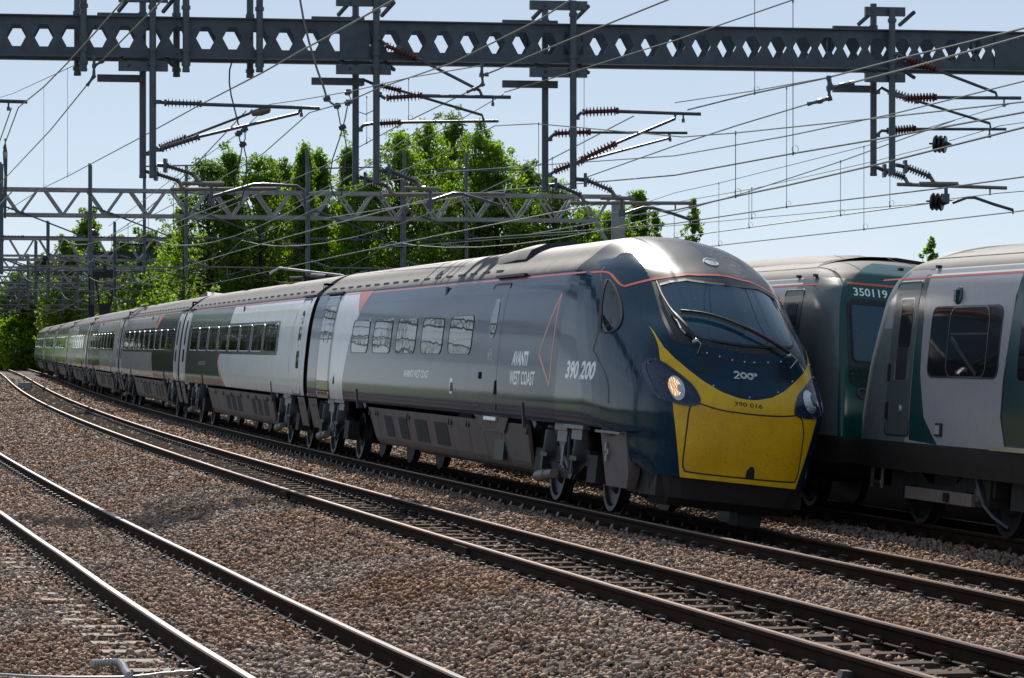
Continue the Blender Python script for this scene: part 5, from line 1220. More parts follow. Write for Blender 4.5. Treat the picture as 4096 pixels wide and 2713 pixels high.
# ------------------------------------------------------------------ lattice gantries further down the line
def lattice(zc, tb, xl, xr, ztop, zbot, label, posts, detail=True, mast_w=.42, width=.7):
    bx = Vector((1, tb, 0)).normalized(); by = Vector((-bx.y, bx.x, 0)); o = Vector((0, zc, 0))
    P = lambda x, y, z: o + bx * x + by * y + UP * z
    c = thing('overhead_gantry', label, 'gantry', Matrix.Translation(P(xr, 0, -.3)), 'lattice gantries down the line'); inv = c.matrix_world.inverted()
    def fix(q): q.matrix_parent_inverse = inv; return q
    for dy in (-width / 2, width / 2):
        mb = MB()
        mb.bar(P(xl, dy, ztop), P(xr, dy, ztop), .13, .13); mb.bar(P(xl, dy, zbot), P(xr - .9, dy, zbot), .13, .13)
        fix(mb.build('chord', M['steel_grey'], c))
        n = int((xr - xl - .9) / 1.5); st = (xr - .9 - xl) / n
        for i in range(n):
            a = xl + i * st
            for u, v in (((a, zbot), (a + st * .42, ztop)), ((a + st * .58, ztop), (a + st, zbot))):
                if detail: m2 = MB(); m2.bar(P(u[0], dy, u[1]), P(v[0], dy, v[1]), .075, .075); fix(m2.build('lattice_bar', M['steel_grey'], c))
                else: mb2 = locals().get('mb2') or MB(); mb2.bar(P(u[0], dy, u[1]), P(v[0], dy, v[1]), .09, .09)
        if not detail and mb2 is not None:
            q = fix(mb2.build('lattice_bars', M['steel_grey'], c)); q['kind'] = 'stuff'; mb2 = None
    mb = MB(); mb.box(P(xr, 0, (ztop - .3) / 2 - .3) , (mast_w, mast_w * 1.1, ztop + .6)); fix(mb.build('mast', M['steel_grey'], c))
    mb = MB(); mb.box(P(xl, 0, (ztop - .3) / 2 - .3), (mast_w, mast_w * 1.1, ztop + .6)); fix(mb.build('mast', M['steel_grey'], c))
    mb = MB(); mb.bar(P(xr - .9, 0, zbot), P(xr - .05, 0, zbot - 1.5), .14, .14); mb.bar(P(xr - .9, 0, zbot), P(xr - .3, 0, ztop), .1, .1); fix(mb.build('knee_brace', M['steel_grey'], c))
    for (x, kind) in posts:
        if kind == 'post':
            for q, dy in ((0, -.5), (.12, .5)):
                mb = MB(); mb.tube([P(x + q, dy, 4.65), P(x + q, dy, ztop + .95)], .06, 8); fix(mb.build('drop_tube', M['steel_tube'], c, smooth=True))
            for z0, z1, L, mt in ((zbot + .3, 6.05, 2.9, 'steel_tube'), (6.0, 6.0, 3.0, 'steel_tube')):
                a = P(x + .1, -.5, z0); b = P(x + .1 + .75, -.5, z0 + (z1 - z0) * .25); e = P(x + L, -.5, z1)
                mb = MB(); mb.tube([b, e], .03, 6); A = fix(mb.build('cantilever_arm', M[mt], c, smooth=True)); mi = MB(); insulator(mi, a, b, .07, 6, .03); mi.build('insulator', M['ins_grey'], A)
            mb = MB(); mb.tube([P(x + .75, -.5, 4.95), P(x + 3.3, -.5, 4.93)], .032, 6); A = fix(mb.build('registration_tube', M['tube_pale'], c, smooth=True)); mi = MB(); insulator(mi, P(x + .1, -.5, 5.2), P(x + .75, -.5, 4.95), .075, 6, .03); mi.build('insulator', M['ins_grey'], A)
            mb = MB(); mb.tube([P(x + 1.5, -.5, 4.95), P(x + 1.5, -.5, 4.55)], .028, 6); mb.tube([P(x + 1.5, -.5, 4.65), P(x + 2.2, -.5, 4.85), P(x + 2.5, -.5, 4.84), P(x + 3.2, -.5, 4.55)], .024, 6); fix(mb.build('steady_arm', M['steel_tube'], c, smooth=True))
        else:
            mb = MB(); mb.tube([P(x, 0, zbot - 2.0), P(x, 0, ztop + 1.6)], .06, 8); mb.tube([P(x, 0, ztop + .9), P(x + 2.6, 0, ztop + 1.0)], .03, 6); fix(mb.build('upright_tube', M['steel_tube'], c, smooth=True))
            mb = MB(); insulator(mb, P(x - .9, 0, zbot - 1.0), P(x - .05, 0, zbot - 1.05), .11, 8, .04); fix(mb.build('insulator', M['ins_black'], c))
    return c
def trx(zc, tb, off):      # where a line off metres from the express's near rail crosses a gantry
    s = 0.0
    for _ in range(30):
        p = path(s, off); s += (zc + p.x * tb - p.y) * .9
    p = path(s, off); return p.x * math.sqrt(1 + tb * tb), s
GANT = [(108, .24, None, 4.15, 7.72, 6.80), (157, .22, None, -8.6, 7.70, 6.6), (210, .2, None, -20.5, 7.6, 6.5), (265, .2, None, -32.7, 7.6, 6.5), (320, .2, None, -45.4, 7.6, 6.5), (186, .2, None, -13, 7.7, 6.8), (238, .2, None, -21, 7.6, 6.7), (292, .2, None, -31, 7.6, 6.7)]
GL = ['grey lattice gantry spanning before the tall trees, square mast behind the express cab', 'second grey lattice gantry, its mast rising just behind the pantograph', 'third lattice gantry in the distance above the curving carriages', 'fourth lattice gantry, faint behind the third', 'smallest lattice gantry at the far end of the line', 'lattice gantry between the second and third masts, reaching over the second carriage', 'thin lattice gantry over the third carriage', 'thin lattice gantry over the fourth carriage, among the furthest wires']
STN = {}
for gi, (zc, tb, _, xr, zt, zb) in enumerate(GANT):
    posts = []
    for off in (-12.8, -8.6, -4.6, -1.4, 2.1, 6.6, 10.2)[: 7 if gi < 1 else 5]:
        x, s = trx(zc, tb, off)
        if x < xr - 1.5: posts.append((x, 'post'))
    if gi == 0:
        for vx in (1063, 917, 692, 323): posts.append(((vx - 1183) / 6627 * zc * 1.0 + .2, 'up'))
    lattice(zc, tb, -.2 * zc - (26 if gi < 2 else 10), xr, zt, zb, GL[gi], posts, detail=gi < 2, mast_w=[.5, .7, .55, .5, .5, .4, .4, .4][gi])

# ------------------------------------------------------------------ wires
def wire(name, label, pts, r=.009, m='wire', group='overhead wires', droppers=(), cat='overhead wire'):
    mb = MB(); mb.tube(pts, r, 5); o = mb.build(name, M[m]); tag(o, label, cat, group)
    for a, b in droppers:
        d = MB(); d.tube([a, b], .0055, 4); a = Vector(a); b = Vector(b)
        for q in (a, b): d.box(q, (.02, .02, .05))
        lp = [b + Vector((.045 * math.sin(t) + .03, 0, .06 + .05 * math.cos(t))) for t in np.linspace(0, 6.28, 9)]; d.tube(lp, .004, 3)
        d.build('dropper', M['wire_dark'], o)
    return o
def along(pts, Z0, ref=0):
    """photo pixels of one wire -> 3D, taking the wire to run with the tracks (0.235 m sideways a metre) and its reference point to lie Z0 away"""
    X1 = (pts[ref][0] - CX) / FPX * Z0; K = .235; out = []
    for x, y in pts:
        Z = (X1 + K * Z0) / ((x - CX) / FPX + K); out.append(unproj(x, y, Z))
    return out
Z5 = lambda x, y: (x * .63781, y * .63781); Z6 = lambda x, y: (1300 + x * .63776, y * .63776); Z7 = lambda x, y: (2700 + x * .63773, y * .63773)
def at(P, x):      # point of a 3D polyline that is seen at photo column x
    for a, b in zip(P[:-1], P[1:]):
        xa = CX + FPX * a.x / a.y; xb = CX + FPX * b.x / b.y
        if (xa - x) * (xb - x) <= 0:
            k = (x - CX) / FPX; d = b - a; t = (k * a.y - a.x) / (d.x - k * d.y); return a + d * t
    return P[0]
NEAR = {
 'a': ([Z6(1125, 580), Z6(1530, 460), Z6(2100, 282), Z7(0, 255), Z7(740, 0), Z7(900, -58)], 48.2, 0, .010, 'catenary wire rising from the second cantilever pair to the top edge'),
 'b': ([Z6(2275, 690), Z7(480, 590), Z7(950, 490), Z7(1400, 372), Z7(2189, 178), Z7(2400, 125)], 48.6, 0, .014, 'thick feeder wire climbing from the third cantilever pair to the right edge'),
 'c': ([Z7(0, 645), Z7(480, 573), Z7(950, 488)], 46, 0, .008, 'thin wire joining the thick feeder at its hanging link'),
 'd': ([Z7(-900, 1235), Z7(0, 915), Z7(400, 785), Z7(830, 655)], 44, 2, .011, 'tensioned wire ending in the lower chain link'),
 'e': ([Z7(1110, 520), Z7(1500, 418), Z7(2189, 225), Z7(2400, 165)], 34, 0, .012, 'bright tensioned wire leading off from the upper chain link'),
 'f': ([Z6(1062, 790), Z6(1330, 777), Z7(50, 860), Z7(380, 835), Z7(1240, 745), Z7(2189, 640), Z7(2400, 615)], 48.0, 0, .008, 'thin messenger wire sagging across the middle of the sky'),
 'g': ([Z6(-100, 1210), Z6(800, 1075), Z7(0, 978), Z7(700, 855), Z7(1370, 715), Z7(2189, 510), Z7(2400, 455)], 40, 4, .010, 'wire crossing just below the right-hand drop tubes, upper of two'),
 'h': ([Z6(0, 1370), Z6(1100, 1195), Z7(0, 1100), Z7(735, 965), Z7(1240, 880), Z7(2189, 705), Z7(2400, 665)], 36, 4, .012, 'contact wire crossing the right-hand drop tubes, lower of two'),
 'i': ([Z6(1900, 1310), Z7(0, 1210), Z7(275, 1150), Z7(1185, 920), Z7(2110, 650)], 49.2, 4, .008, 'catenary wire reaching the upper right cantilever arm'),
 'j': ([Z6(1600, 1370), Z7(0, 1270), Z7(490, 1185), Z7(1240, 1015), Z7(1610, 920)], 49, 4, .007, 'thin wire ending at the upper black ball insulator'),
 'k': ([Z7(1720, 885), Z7(2040, 790), Z7(2189, 768), Z7(2400, 740)], 48.9, 0, .007, 'thin wire leading right from the upper black ball insulator'),
 'l': ([Z6(1300, 1470), Z6(2060, 1330), Z7(0, 1320), Z7(370, 1235), Z7(700, 1165), Z7(1240, 1040), Z7(2189, 800), Z7(2400, 745)], 34, 5, .012, 'long contact wire rising steeply behind the second ball insulator'),
 'm': ([Z6(900, 1500), Z6(1700, 1440), Z7(0, 1403), Z7(690, 1300), Z7(1700, 1178), Z7(2189, 1110), Z7(2400, 1080)], 41.9, 5, .012, 'contact wire passing under the bent steady arm on the right'),
 'n': ([Z6(300, 1560), Z6(1500, 1470), Z7(0, 1415), Z7(470, 1371), Z7(1340, 1296), Z7(1590, 1275)], 49, 5, .007, 'thin wire ending at the lower black ball insulator'),
 'o': ([Z7(1700, 1252), Z7(2020, 1214), Z7(2189, 1200), Z7(2400, 1180)], 48.9, 0, .007, 'thin wire leading right from the lower black ball insulator'),
 'p': ([Z6(1500, 1690), Z7(0, 1575), Z7(250, 1543), Z7(1180, 1440), Z7(2110, 1332), Z7(2189, 1322), Z7(2400, 1300)], 49.3, 4, .011, 'lowest contact wire, just above the roofs on the right'),
 'q': ([Z5(0, 612), Z5(80, 588), Z5(420, 432), Z5(590, 352)], 47, 3, .008, 'thin catenary wire at the top left, tied to a stub tube'),
 'r': ([Z5(20, 930), Z5(115, 675), Z5(275, 545), Z5(420, 398), Z5(600, 200), Z5(775, 0), Z5(820, -50)], 47, 1, .010, 'bright wire crossing the left stub tubes to the top edge'),
 's': ([Z5(-60, 1200), Z5(40, 1110), Z5(320, 812), Z5(540, 540)], 46, 3, .011, 'wire running down left from the chain link under the girder'),
 't': ([Z5(640, 380), Z5(800, 218), Z5(1020, 0), Z5(1070, -50)], 45.5, 0, .012, 'bright wire above the chain link under the girder'),
 'u': ([Z5(-100, 1410), Z5(270, 1180), Z5(430, 1103), Z5(870, 870), Z5(1270, 650), Z5(1640, 460), Z5(1900, 312), Z6(0, 240), Z6(430, 0), Z6(520, -50)], 44, 5, .013, 'thick wire slanting up through the first cantilever pair'),
 'v': ([Z5(680, 1420), Z5(1100, 1110), Z5(1480, 850), Z5(1560, 780), Z5(1690, 655), Z5(1860, 632), Z5(2195, 575), Z6(530, 488), Z6(980, 412)], 48, 4, .007, 'thin wire looping up to the grey weight under the first arm'),
 'w': ([Z5(700, 1480), Z5(1250, 1200), Z5(1655, 960), Z5(1940, 708), Z5(2180, 640), Z6(320, 560), Z6(800, 395), Z6(1350, 120), Z6(1540, 0), Z6(1620, -50)], 48, 3, .010, 'wire passing the end of the first arm and climbing to the top edge'),
 'x': ([Z5(1000, 1480), Z6(0, 1040), Z6(430, 805), Z6(890, 580)], 48, 3, .011, 'wire up to the chain link beside the second cantilever pair'),
 'y': ([Z6(1010, 468), Z6(1500, 262), Z6(2150, 0), Z6(2250, -45)], 47, 0, .013, 'bright wire from the chain link across the girder to the top edge'),
 'z': ([Z6(-300, 1330), Z6(400, 980), Z6(800, 780), Z6(1120, 592), Z7(100, 395), Z7(2189, -200)], 48, 3, .008, 'thin catenary wire rising across the tall trees'),
 'aa': ([Z6(-400, 1470), Z6(350, 1120), Z6(700, 985), Z6(1062, 792)], 48, 3, .009, 'wire across the tall trees up to the second registration arm'),
}
W3 = {}
for k, (pp, Z0, ref, r, lab) in NEAR.items():
    if k == 'z': pp = pp[:4]
    W3[k] = along(pp, Z0, ref)
DROPS = {'b': [], 'h': [], 'l': [], 'm': [], 'p': [], 'u': [], 'r': [], 's': []}
def dropv(xz, lo, hi):      # a vertical dropper between two wires at the column where it is seen, or from the upper edge
    b = at(W3[lo], xz)
    if isinstance(hi, str): a = at(W3[hi], xz); a = Vector((b.x, b.y, a.z if abs(a.y - b.y) < 1 else HCAM + (a.z - HCAM) * b.y / a.y))
    else: a = unproj(xz, hi, b.y); a.x = b.x
    return (a, b)
DROPS['b'] = [dropv(Z7(500, 0)[0], 'b', -60)]
DROPS['h'] = [dropv(Z7(740, 0)[0], 'h', 5)]
DROPS['m'] = [dropv(Z7(700, 0)[0], 'm', 555 * .6377)]
DROPS['l'] = [dropv(Z7(380, 0)[0], 'l', 'f')]
DROPS['p'] = [dropv(Z7(275, 0)[0], 'p', 'i'), dropv(Z7(1185, 0)[0], 'p', 'i')]
DROPS['n'] = [dropv(Z7(482, 0)[0], 'n', 'j'), dropv(Z7(1348, 0)[0], 'n', 1100 * .6377)]
DROPS['u'] = [dropv(Z5(423, 0)[0], 'u', 'q'), dropv(Z5(275, 0)[0], 'u', 'r')]
DROPS['h'].append(dropv(Z6(1340, 0)[0], 'h', 'f'))
DROPS['g'] = [dropv(Z6(1625, 0)[0], 'g', 460 * .6378)]
DROPS['x'] = [dropv(Z6(262, 0)[0], 'x', 610 * .6378), dropv(Z6(525, 0)[0], 'x', 495 * .6378)]
for k, (pp, Z0, ref, r, lab) in NEAR.items():
    wire('overhead_wire', lab, W3[k], r, 'wire', 'overhead wires', DROPS.get(k, ()))
# chain links, ball insulators, jumper cables
def link_chain(name, label, pts, Z):
    c = thing(name, label, 'wire link', Matrix.Translation(unproj(*pts[0], Z))); inv = c.matrix_world.inverted()
    for a, b in zip(pts[:-1], pts[1:]):
        A, B = unproj(*a, Z), unproj(*b, Z); mb = MB(); d = (B - A); mb.tube([A, A + d * .5, B], [.03, .02, .03], 7); mb.lathe([(-.03, .035), (.03, .035)], A, d, 8); o = mb.build('shackle', M['steel_tube'], c); o.matrix_parent_inverse = inv
    return c
link_chain('wire_link', 'hanging link with turnbuckles between two bright wires, right of the third pair', [Z7(1110, 522), Z7(1050, 535), Z7(985, 552), Z7(965, 490), Z7(965, 555), Z7(970, 618), Z7(910, 635), Z7(830, 655)], 38)
link_chain('wire_link', 'hanging link with turnbuckles beside the second cantilever pair', [Z6(1015, 468), Z6(980, 472), Z6(985, 405), Z6(985, 472), Z6(990, 530), Z6(940, 558), Z6(888, 580)], 47.3)
link_chain('wire_link', 'hanging link with turnbuckles under the girder at far left', [Z5(640, 385), Z5(590, 415), Z5(590, 360), Z5(588, 480), Z5(545, 540)], 45.8)
for (x, y), lab in ((Z7(1666, 905), 'upper of the two black ball insulators at far right'), (Z7(1648, 1267), 'lower of the two black ball insulators at far right')):
    p = unproj(x, y, 48.9); mb = MB(); prof = []
    for k in range(3): prof += [(-.12 + k * .075, .04), (-.115 + k * .075, .13), (-.085 + k * .075, .155), (-.06 + k * .075, .14), (-.055 + k * .075, .06)]
    prof = [(-.2, .015), (-.13, .02)] + prof + [(.12, .05), (.2, .015)]
    mb.lathe(prof, p, (.9, -.35, -.08), 20); o = mb.build('ball_insulator', M['ins_black'], smooth=True); tag(o, lab, 'insulator')
for (x, y, Z), lab in (((375, 935, 108), 'small black ball insulator in front of the second gantry post, far left'), ((182, 1033, 130), 'small black ball insulator low at far left'), ((580, 1033, 130), 'small black ball insulator beside the dark distant beam')):
    p = unproj(x, y, Z); mb = MB(); mb.lathe([(-.16, .03), (-.13, .12), (-.05, .17), (.04, .16), (.1, .1), (.16, .03)], p, (.9, -.4, 0), 14); tag(mb.build('ball_insulator', M['ins_black'], smooth=True), lab, 'insulator')
p = unproj(*Z5(1635, 700), 47.6); mb = MB(); mb.lathe([(-.16, .03), (-.14, .05), (0, .075), (.14, .06), (.17, .02)], p, (1, .1, .25), 12); tag(mb.build('balance_weight', M['tube_pale'], smooth=True), 'small grey weight hanging under the first long arm', 'weight')
def cable(label, pts, Z, r, m='wire_dark', lumps=()):
    mb = MB(); P = [unproj(*q, Z) for q in pts]; mb.tube(P, r, 6); o = mb.build('jumper_cable', M[m], smooth=True); tag(o, label, 'cable', None)
    for i, q in enumerate(lumps): b = MB(); pp = unproj(*q, Z); b.box(pp, (.07, .05, .10)); b.lathe([(-.06, .035), (.06, .035)], pp, (1, 0, .3), 8); b.build('clamp', M['steel_tube'], o)
    return o
cable('dark curved jumper cable hanging from the girder over the first long arm', [Z5(1457, 380), Z5(1440, 440), Z5(1438, 520), Z5(1450, 600), Z5(1475, 700), Z5(1497, 790)], 47.5, .014)
cable('pair of looping jumper wires with clamps below the first long arm', [Z5(1495, 835), Z5(1508, 900), Z5(1520, 905), Z5(1505, 1010), Z5(1478, 1100), Z5(1468, 1240), Z5(1490, 1300)], 47.5, .011, lumps=[Z5(1497, 838), Z5(1523, 907)])
cable('second jumper wire looping down from the first long arm', [Z5(1535, 812), Z5(1538, 870), Z5(1525, 905), Z5(1545, 990), Z5(1550, 1060), Z5(1530, 1200), Z5(1505, 1290)], 47.4, .011, lumps=[Z5(1533, 813)])
cable('pale thick cable dropping from the top edge to a clamp left of the second pair', [Z5(1875, -40), Z5(1905, 130), Z5(1945, 290), Z5(1990, 440), Z5(2030, 550), Z5(2050, 615), Z5(2075, 645), Z5(2115, 670)], 47, .02, 'tube_pale', lumps=[Z5(2050, 620), Z5(2115, 665)])
cable('jumper wire curling down left of the second pair, ending over the lattice', [Z5(2115, 672), Z5(2135, 780), Z5(2148, 800), Z5(2130, 870), Z5(2085, 1000), Z5(2068, 1110), Z5(2080, 1190), Z5(2108, 1245)], 47, .011, lumps=[Z5(2148, 800)])
cable('jumper wire beside the second pair, bowed right', [Z5(2183, 645), Z5(2165, 740), Z5(2150, 800), Z5(2170, 900), Z5(2175, 960), Z5(2150, 1100), Z5(2142, 1230)], 46.9, .011, lumps=[Z5(2183, 645), Z5(2183, 580)])
cable('slack wire hanging between the second pair of drop tubes', [Z6(145, 585), Z6(170, 640), Z6(205, 700), Z6(255, 718), Z6(310, 690), Z6(345, 620)], 47.8, .009)
for i, lb in enumerate(('dark jumper wire at the left edge, nearest the frame', 'second of the twisted jumper wires at the left edge, slightly bowed', 'third of the twisted jumper wires at the left edge', 'innermost of the twisted jumper wires at the left edge')): cable(lb, [Z5(38 - 3 * i, 870), Z5(20 + 8 * i, 960), Z5(30 + 4 * i, 1100), Z5(24 + 5 * i, 1250), Z5(28 + 2 * i, 1370)], 70 + .1 * i, .014)['group'] = 'twisted jumper wires at the left edge'
# wires of the spans beyond the first gantry, following each track
def spans():
    names = {-6.3: 'the nearest track', -2.5: 'the middle track', .75: "the express's track", 4.0: "the commuter carriages' track", 9.6: 'the outermost track', -10.5: 'the left-hand siding'}
    for off, nm in names.items():
        st = []
        for zc, tb in [(48, TB)] + [(g[0], g[1]) for g in GANT[:5]] + [(375, .2)]: st.append(trx(zc, tb, off)[1])
        con = []; cat = []; dr = []
        for i, (a, b) in enumerate(zip(st[:-1], st[1:])):
            n = 10
            for k in range(n if i < len(st) - 2 else n + 1):
                t = k / n; s = a + (b - a) * t; sg = (.2 if i % 2 else -.2) * (1 - 2 * t)
                q = path(s, off + sg, 4.58); con.append(q); z = 5.95 - 4 * .95 * t * (1 - t); w = path(s, off + sg, z); cat.append(w)
                if 0 < k < n and i < 4: dr.append((w, q))
        wire('contact_wire', f'distant contact wire over {nm} beyond the first gantry', con, .012, 'wire', 'distant line wires')
        wire('catenary_wire', f'distant sagging catenary wire over {nm} beyond the first gantry', cat, .011, 'wire', 'distant line wires', dr)
spans()
# ------------------------------------------------------------------ trees and bushes
def leaf_mesh(name, cents, rad, per, size, mats, weights, seed):
    """many small bent leaves (two triangles each) gathered in clumps"""
    g = np.random.default_rng(seed); n = len(cents) * per
    c = np.repeat(np.array(cents), per, 0); r = np.repeat(np.array(rad), per)
    d = g.normal(0, 1, (n, 3)); d /= np.linalg.norm(d, axis=1)[:, None]
    p = c + d * (r * g.uniform(.25, 1, n)**.6)[:, None] * np.array([1, 1, .85])
    a = g.normal(0, 1, (n, 3)); a /= np.linalg.norm(a, axis=1)[:, None]; b = np.cross(a, g.normal(0, 1, (n, 3))); b /= np.linalg.norm(b, axis=1)[:, None]
    s = size * g.uniform(.6, 1.35, n)[:, None]; nn = np.cross(a, b)
    v = np.stack([p - a * s * .75, p + b * s * .42 + nn * s * .12, p + a * s * .75, p - b * s * .42 + nn * s * .12], 1).reshape(-1, 3).astype(np.float32)
    i = np.arange(n, dtype=np.int32) * 4; f = np.stack([i, i + 1, i + 2, i + 3], 1)
    me = bpy.data.meshes.new(name); me.vertices.add(len(v)); me.vertices.foreach_set('co', v.ravel()); me.loops.add(f.size); me.loops.foreach_set('vertex_index', f.ravel())
    me.polygons.add(n); me.polygons.foreach_set('loop_start', np.arange(0, 4 * n, 4, dtype=np.int32)); me.polygons.foreach_set('loop_total', np.full(n, 4, np.int32))
    for m in mats: me.materials.append(M[m])
    if len(mats) > 1: me.polygons.foreach_set('material_index', np.repeat(g.choice(len(mats), len(cents), p=weights), per).astype(np.int32))
    me.update(calc_edges=True); return me
def tree(name, label, cat, base, h, w, clumps, per, size, mats, weights=None, lo=.06, shape='oval', group=None, seed=1, cr=None):
    g = random.Random(seed); c = thing(name, label, cat, Matrix.Translation(base), group)
    lean = Vector((g.uniform(-.03, .03), g.uniform(-.03, .03), 1)) * h
    tr = MB(); k = [Vector((0, 0, 0)), lean * .3 + Vector((g.uniform(-.15, .15), 0, 0)), lean * .6, lean * .93]
    tr.tube(k, [h * .016, h * .012, h * .008, h * .002], 7); tr.build('trunk', M['bark'], c, smooth=True)
    cents = []; rad = []; lim = MB()
    for i in range(clumps):
        t = lo + (1 - lo) * (i + g.random()) / clumps
        if shape == 'oval': e = max(.05, 1 - max(0, (t - .3) / .7) ** 2.1) ** .6 * min(1, .6 + t * 1.4) * g.uniform(.72, 1.1)
        elif shape == 'poplar': e = (1 - t) ** .6 * min(1, .55 + t * 1.2) * g.uniform(.7, 1.15)
        else: e = (1 - t * .93) ** .8
        a = g.uniform(0, 2 * math.pi); q = math.sqrt(g.random()) ; rr = w * e * q
        p = lean * t + Vector((rr * math.cos(a), rr * math.sin(a), g.uniform(-.03, .03) * h)); cents.append(p[:]); rad.append((cr or w * .3) * (.35 + .8 * g.random()) * (1 - .55 * t))
        if g.random() < .12 and t > .5: q2 = p + Vector((g.uniform(-.5, .5), g.uniform(-.5, .5), g.uniform(.1, .7))) * (cr or 1); cents.append(q2[:]); rad.append((cr or w * .3) * .28)
        if i % 2 == 0 and rr > .2: o = lean * max(.05, t - .12); lim.tube([o, (o + p) / 2 + Vector((0, 0, -.05 * h * (q))), p], [h * .004, h * .003, h * .001], 4)
    lim.build('limbs', M['bark'], c)
    link('crown', leaf_mesh('crown', cents, rad, per, size, mats, weights, seed), c)
    return c
def ground_at(xv, Z): return Vector(((xv * 1.7305 - CX) / FPX * Z, Z, -.5))
def htop(yv, Z): return HCAM + (YH - yv * 1.7305) / FPX * Z + .5
TR = [  # centre column, top row (in the 2367-wide view), half width m, distance, shape, palette, words
 (425, 455, 1.6, 138, 'poplar', 'L', 'thin pale tree at the left edge of the tall green trees'),
 (495, 380, 2.0, 150, 'oval', 'D', 'dark bushy tree leftmost among the tall trees behind the lattice'),
 (545, 362, 1.5, 152, 'poplar', 'M', 'spiky topped tree just right of the leftmost dark tree'),
 (600, 372, 1.7, 149, 'oval', 'M', 'round green tree above the bent steady arm'),
 (655, 385, 1.7, 156, 'oval', 'D', 'dark green tree behind two brighter poplars'),
 (700, 350, 1.3, 147, 'poplar', 'B', 'bright poplar with a tall ragged tip'),
 (742, 362, 1.1, 151, 'poplar', 'B', 'bright poplar bordering the notch of open sky'),
 (800, 352, 1.2, 148, 'poplar', 'M', 'narrow tree on the other side of the sky notch'),
 (845, 420, 1.5, 145, 'oval', 'B', 'low bright tree behind the second pair of drop tubes'),
 (935, 315, 2.0, 146, 'oval', 'B', 'large bright green tree at the left of the highest clump'),
 (985, 300, 1.7, 150, 'oval', 'B', 'bright green tree with a broken top left of the highest tree'),
 (1045, 280, 1.7, 158, 'oval', 'D', 'highest tree, with a very dark crown'),
 (1105, 305, 1.9, 152, 'oval', 'M', 'mid green tree right of the highest tree'),
 (1160, 345, 1.8, 150, 'oval', 'B', 'bright tree sloping down to the right of the clump'),
 (1225, 390, 1.8, 153, 'oval', 'D', 'dull dark tree at the right shoulder of the clump'),
 (1290, 440, 1.9, 148, 'oval', 'D', 'low dark tree behind the third pair of drop tubes'),
 (1350, 490, 1.8, 146, 'oval', 'B', 'low bright tree under the right end of the lattice'),
 (1420, 500, 1.5, 144, 'oval', 'M', 'low tree directly behind the square mast'),
 (1475, 455, 1.0, 149, 'poplar', 'M', 'slim tree just right of the square mast'),
 (1525, 495, .8, 151, 'poplar', 'B', 'sparse sapling between the mast and the rightmost poplar'),
 (1600, 474, 1.15, 147, 'poplar', 'B', 'airy poplar standing above the express cab roof'),
 (2155, 556, .8, 165, 'oval', 'M', 'lone treetop peeping over the commuter carriage roofs'),
]
PAL = {'B': (['leaf', 'leaf_pale'], [.8, .2]), 'M': (['leaf', 'leaf_dark'], [.72, .28]), 'D': (['leaf_dark', 'leaf'], [.8, .2]), 'L': (['leaf_pale', 'leaf'], [.7, .3])}
for i, (xv, yv, w, Z, sh, pal, lab) in enumerate(TR):
    h = htop(yv, Z); mats, wt = PAL[pal]
    sp = 'sparse' in lab or 'airy' in lab or 'lone' in lab or 'thin' in lab
    tree('tree', lab, 'tree', ground_at(xv, Z), h, w * (1.75 if sh == 'oval' and not sp else 1.35), 480 if not sp else 140, 36 if not sp else 36, .115, mats, wt, .08, sh, 'tall trees behind the lattice gantry', 30 + i, cr=.95 if not sp else .5)
LT = [(345, 545, 2.6, 225, 'oval', 'D', 'dark rounded tree low between two gantry posts at left'), (285, 560, 2.6, 240, 'oval', 'B', 'bright low tree left of the dark rounded one'), (210, 512, 2.4, 262, 'oval', 'L', 'pale tree rising highest at the far left'),
      (150, 565, 2.6, 255, 'oval', 'L', 'pale tree beside the second gantry post at far left'), (95, 600, 2.6, 270, 'oval', 'L', 'pale low tree at the far left behind the ball insulators'), (390, 600, 2.4, 215, 'oval', 'M', 'mid green low tree where the tall clump ends'), (45, 640, 3.2, 262, 'oval', 'M', 'green tree at the far left edge above the line')]
for i, (xv, yv, w, Z, sh, pal, lab) in enumerate(LT):
    mats, wt = PAL[pal]; tree('tree', lab, 'tree', ground_at(xv, Z), htop(yv, Z), w, 240, 36, .25, mats, wt, .04, sh, 'trees at the far left', 80 + i, cr=1.5)
# undergrowth closing the far end of the line, and filling below the tall trees (nobody could count these bushes)
def thicket(name, label, spots, size, per, mats, wt, seed):
    g = random.Random(seed); cents = []; rad = []
    for x, y, z0, h, n, r in spots:
        for k in range(n): cents.append((x + g.gauss(0, r * .8), y + g.gauss(0, r * .8), z0 + h * g.random() ** 1.2)); rad.append(r * g.uniform(.5, .9))
    o = link(name, leaf_mesh(name, cents, rad, per, size, mats, wt, seed)); tag(o, label, kind='stuff')
sp = []
for k in range(46):
    xv = 380 + k * 27; Z = 158 + 6 * math.sin(k * 2.1); p = ground_at(xv, Z); sp.append((p.x, p.y, p.z, 8.5 if xv < 1300 else 4.8, 30, .9))
thicket('undergrowth', 'green undergrowth under the tall trees', sp, .18, 50, ['leaf', 'leaf_dark', 'leaf_pale'], [.6, .15, .25], 5)
sp = []
for k in range(40):
    xv = -60 + k * 13; Z = 300 + 10 * math.sin(k * 1.7) + max(0, xv) * .05; p = ground_at(xv, Z); sp.append((p.x, p.y, p.z, 8.5 if xv < 330 else 5, 12, 2.0))
thicket('hedge', 'mixed green hedge closing the far end of the line', sp, .36, 56, ['leaf', 'leaf_dark', 'leaf_pale'], [.3, .1, .6], 6)
sp = []
for k in range(26):
    xv = -30 + k * 6.5; Z = 268 + 3 * math.sin(k * 2.3); p = ground_at(xv, Z); sp.append((p.x, p.y, p.z, 2.6 + 1.6 * math.sin(k * 1.3), 8, 1.1))
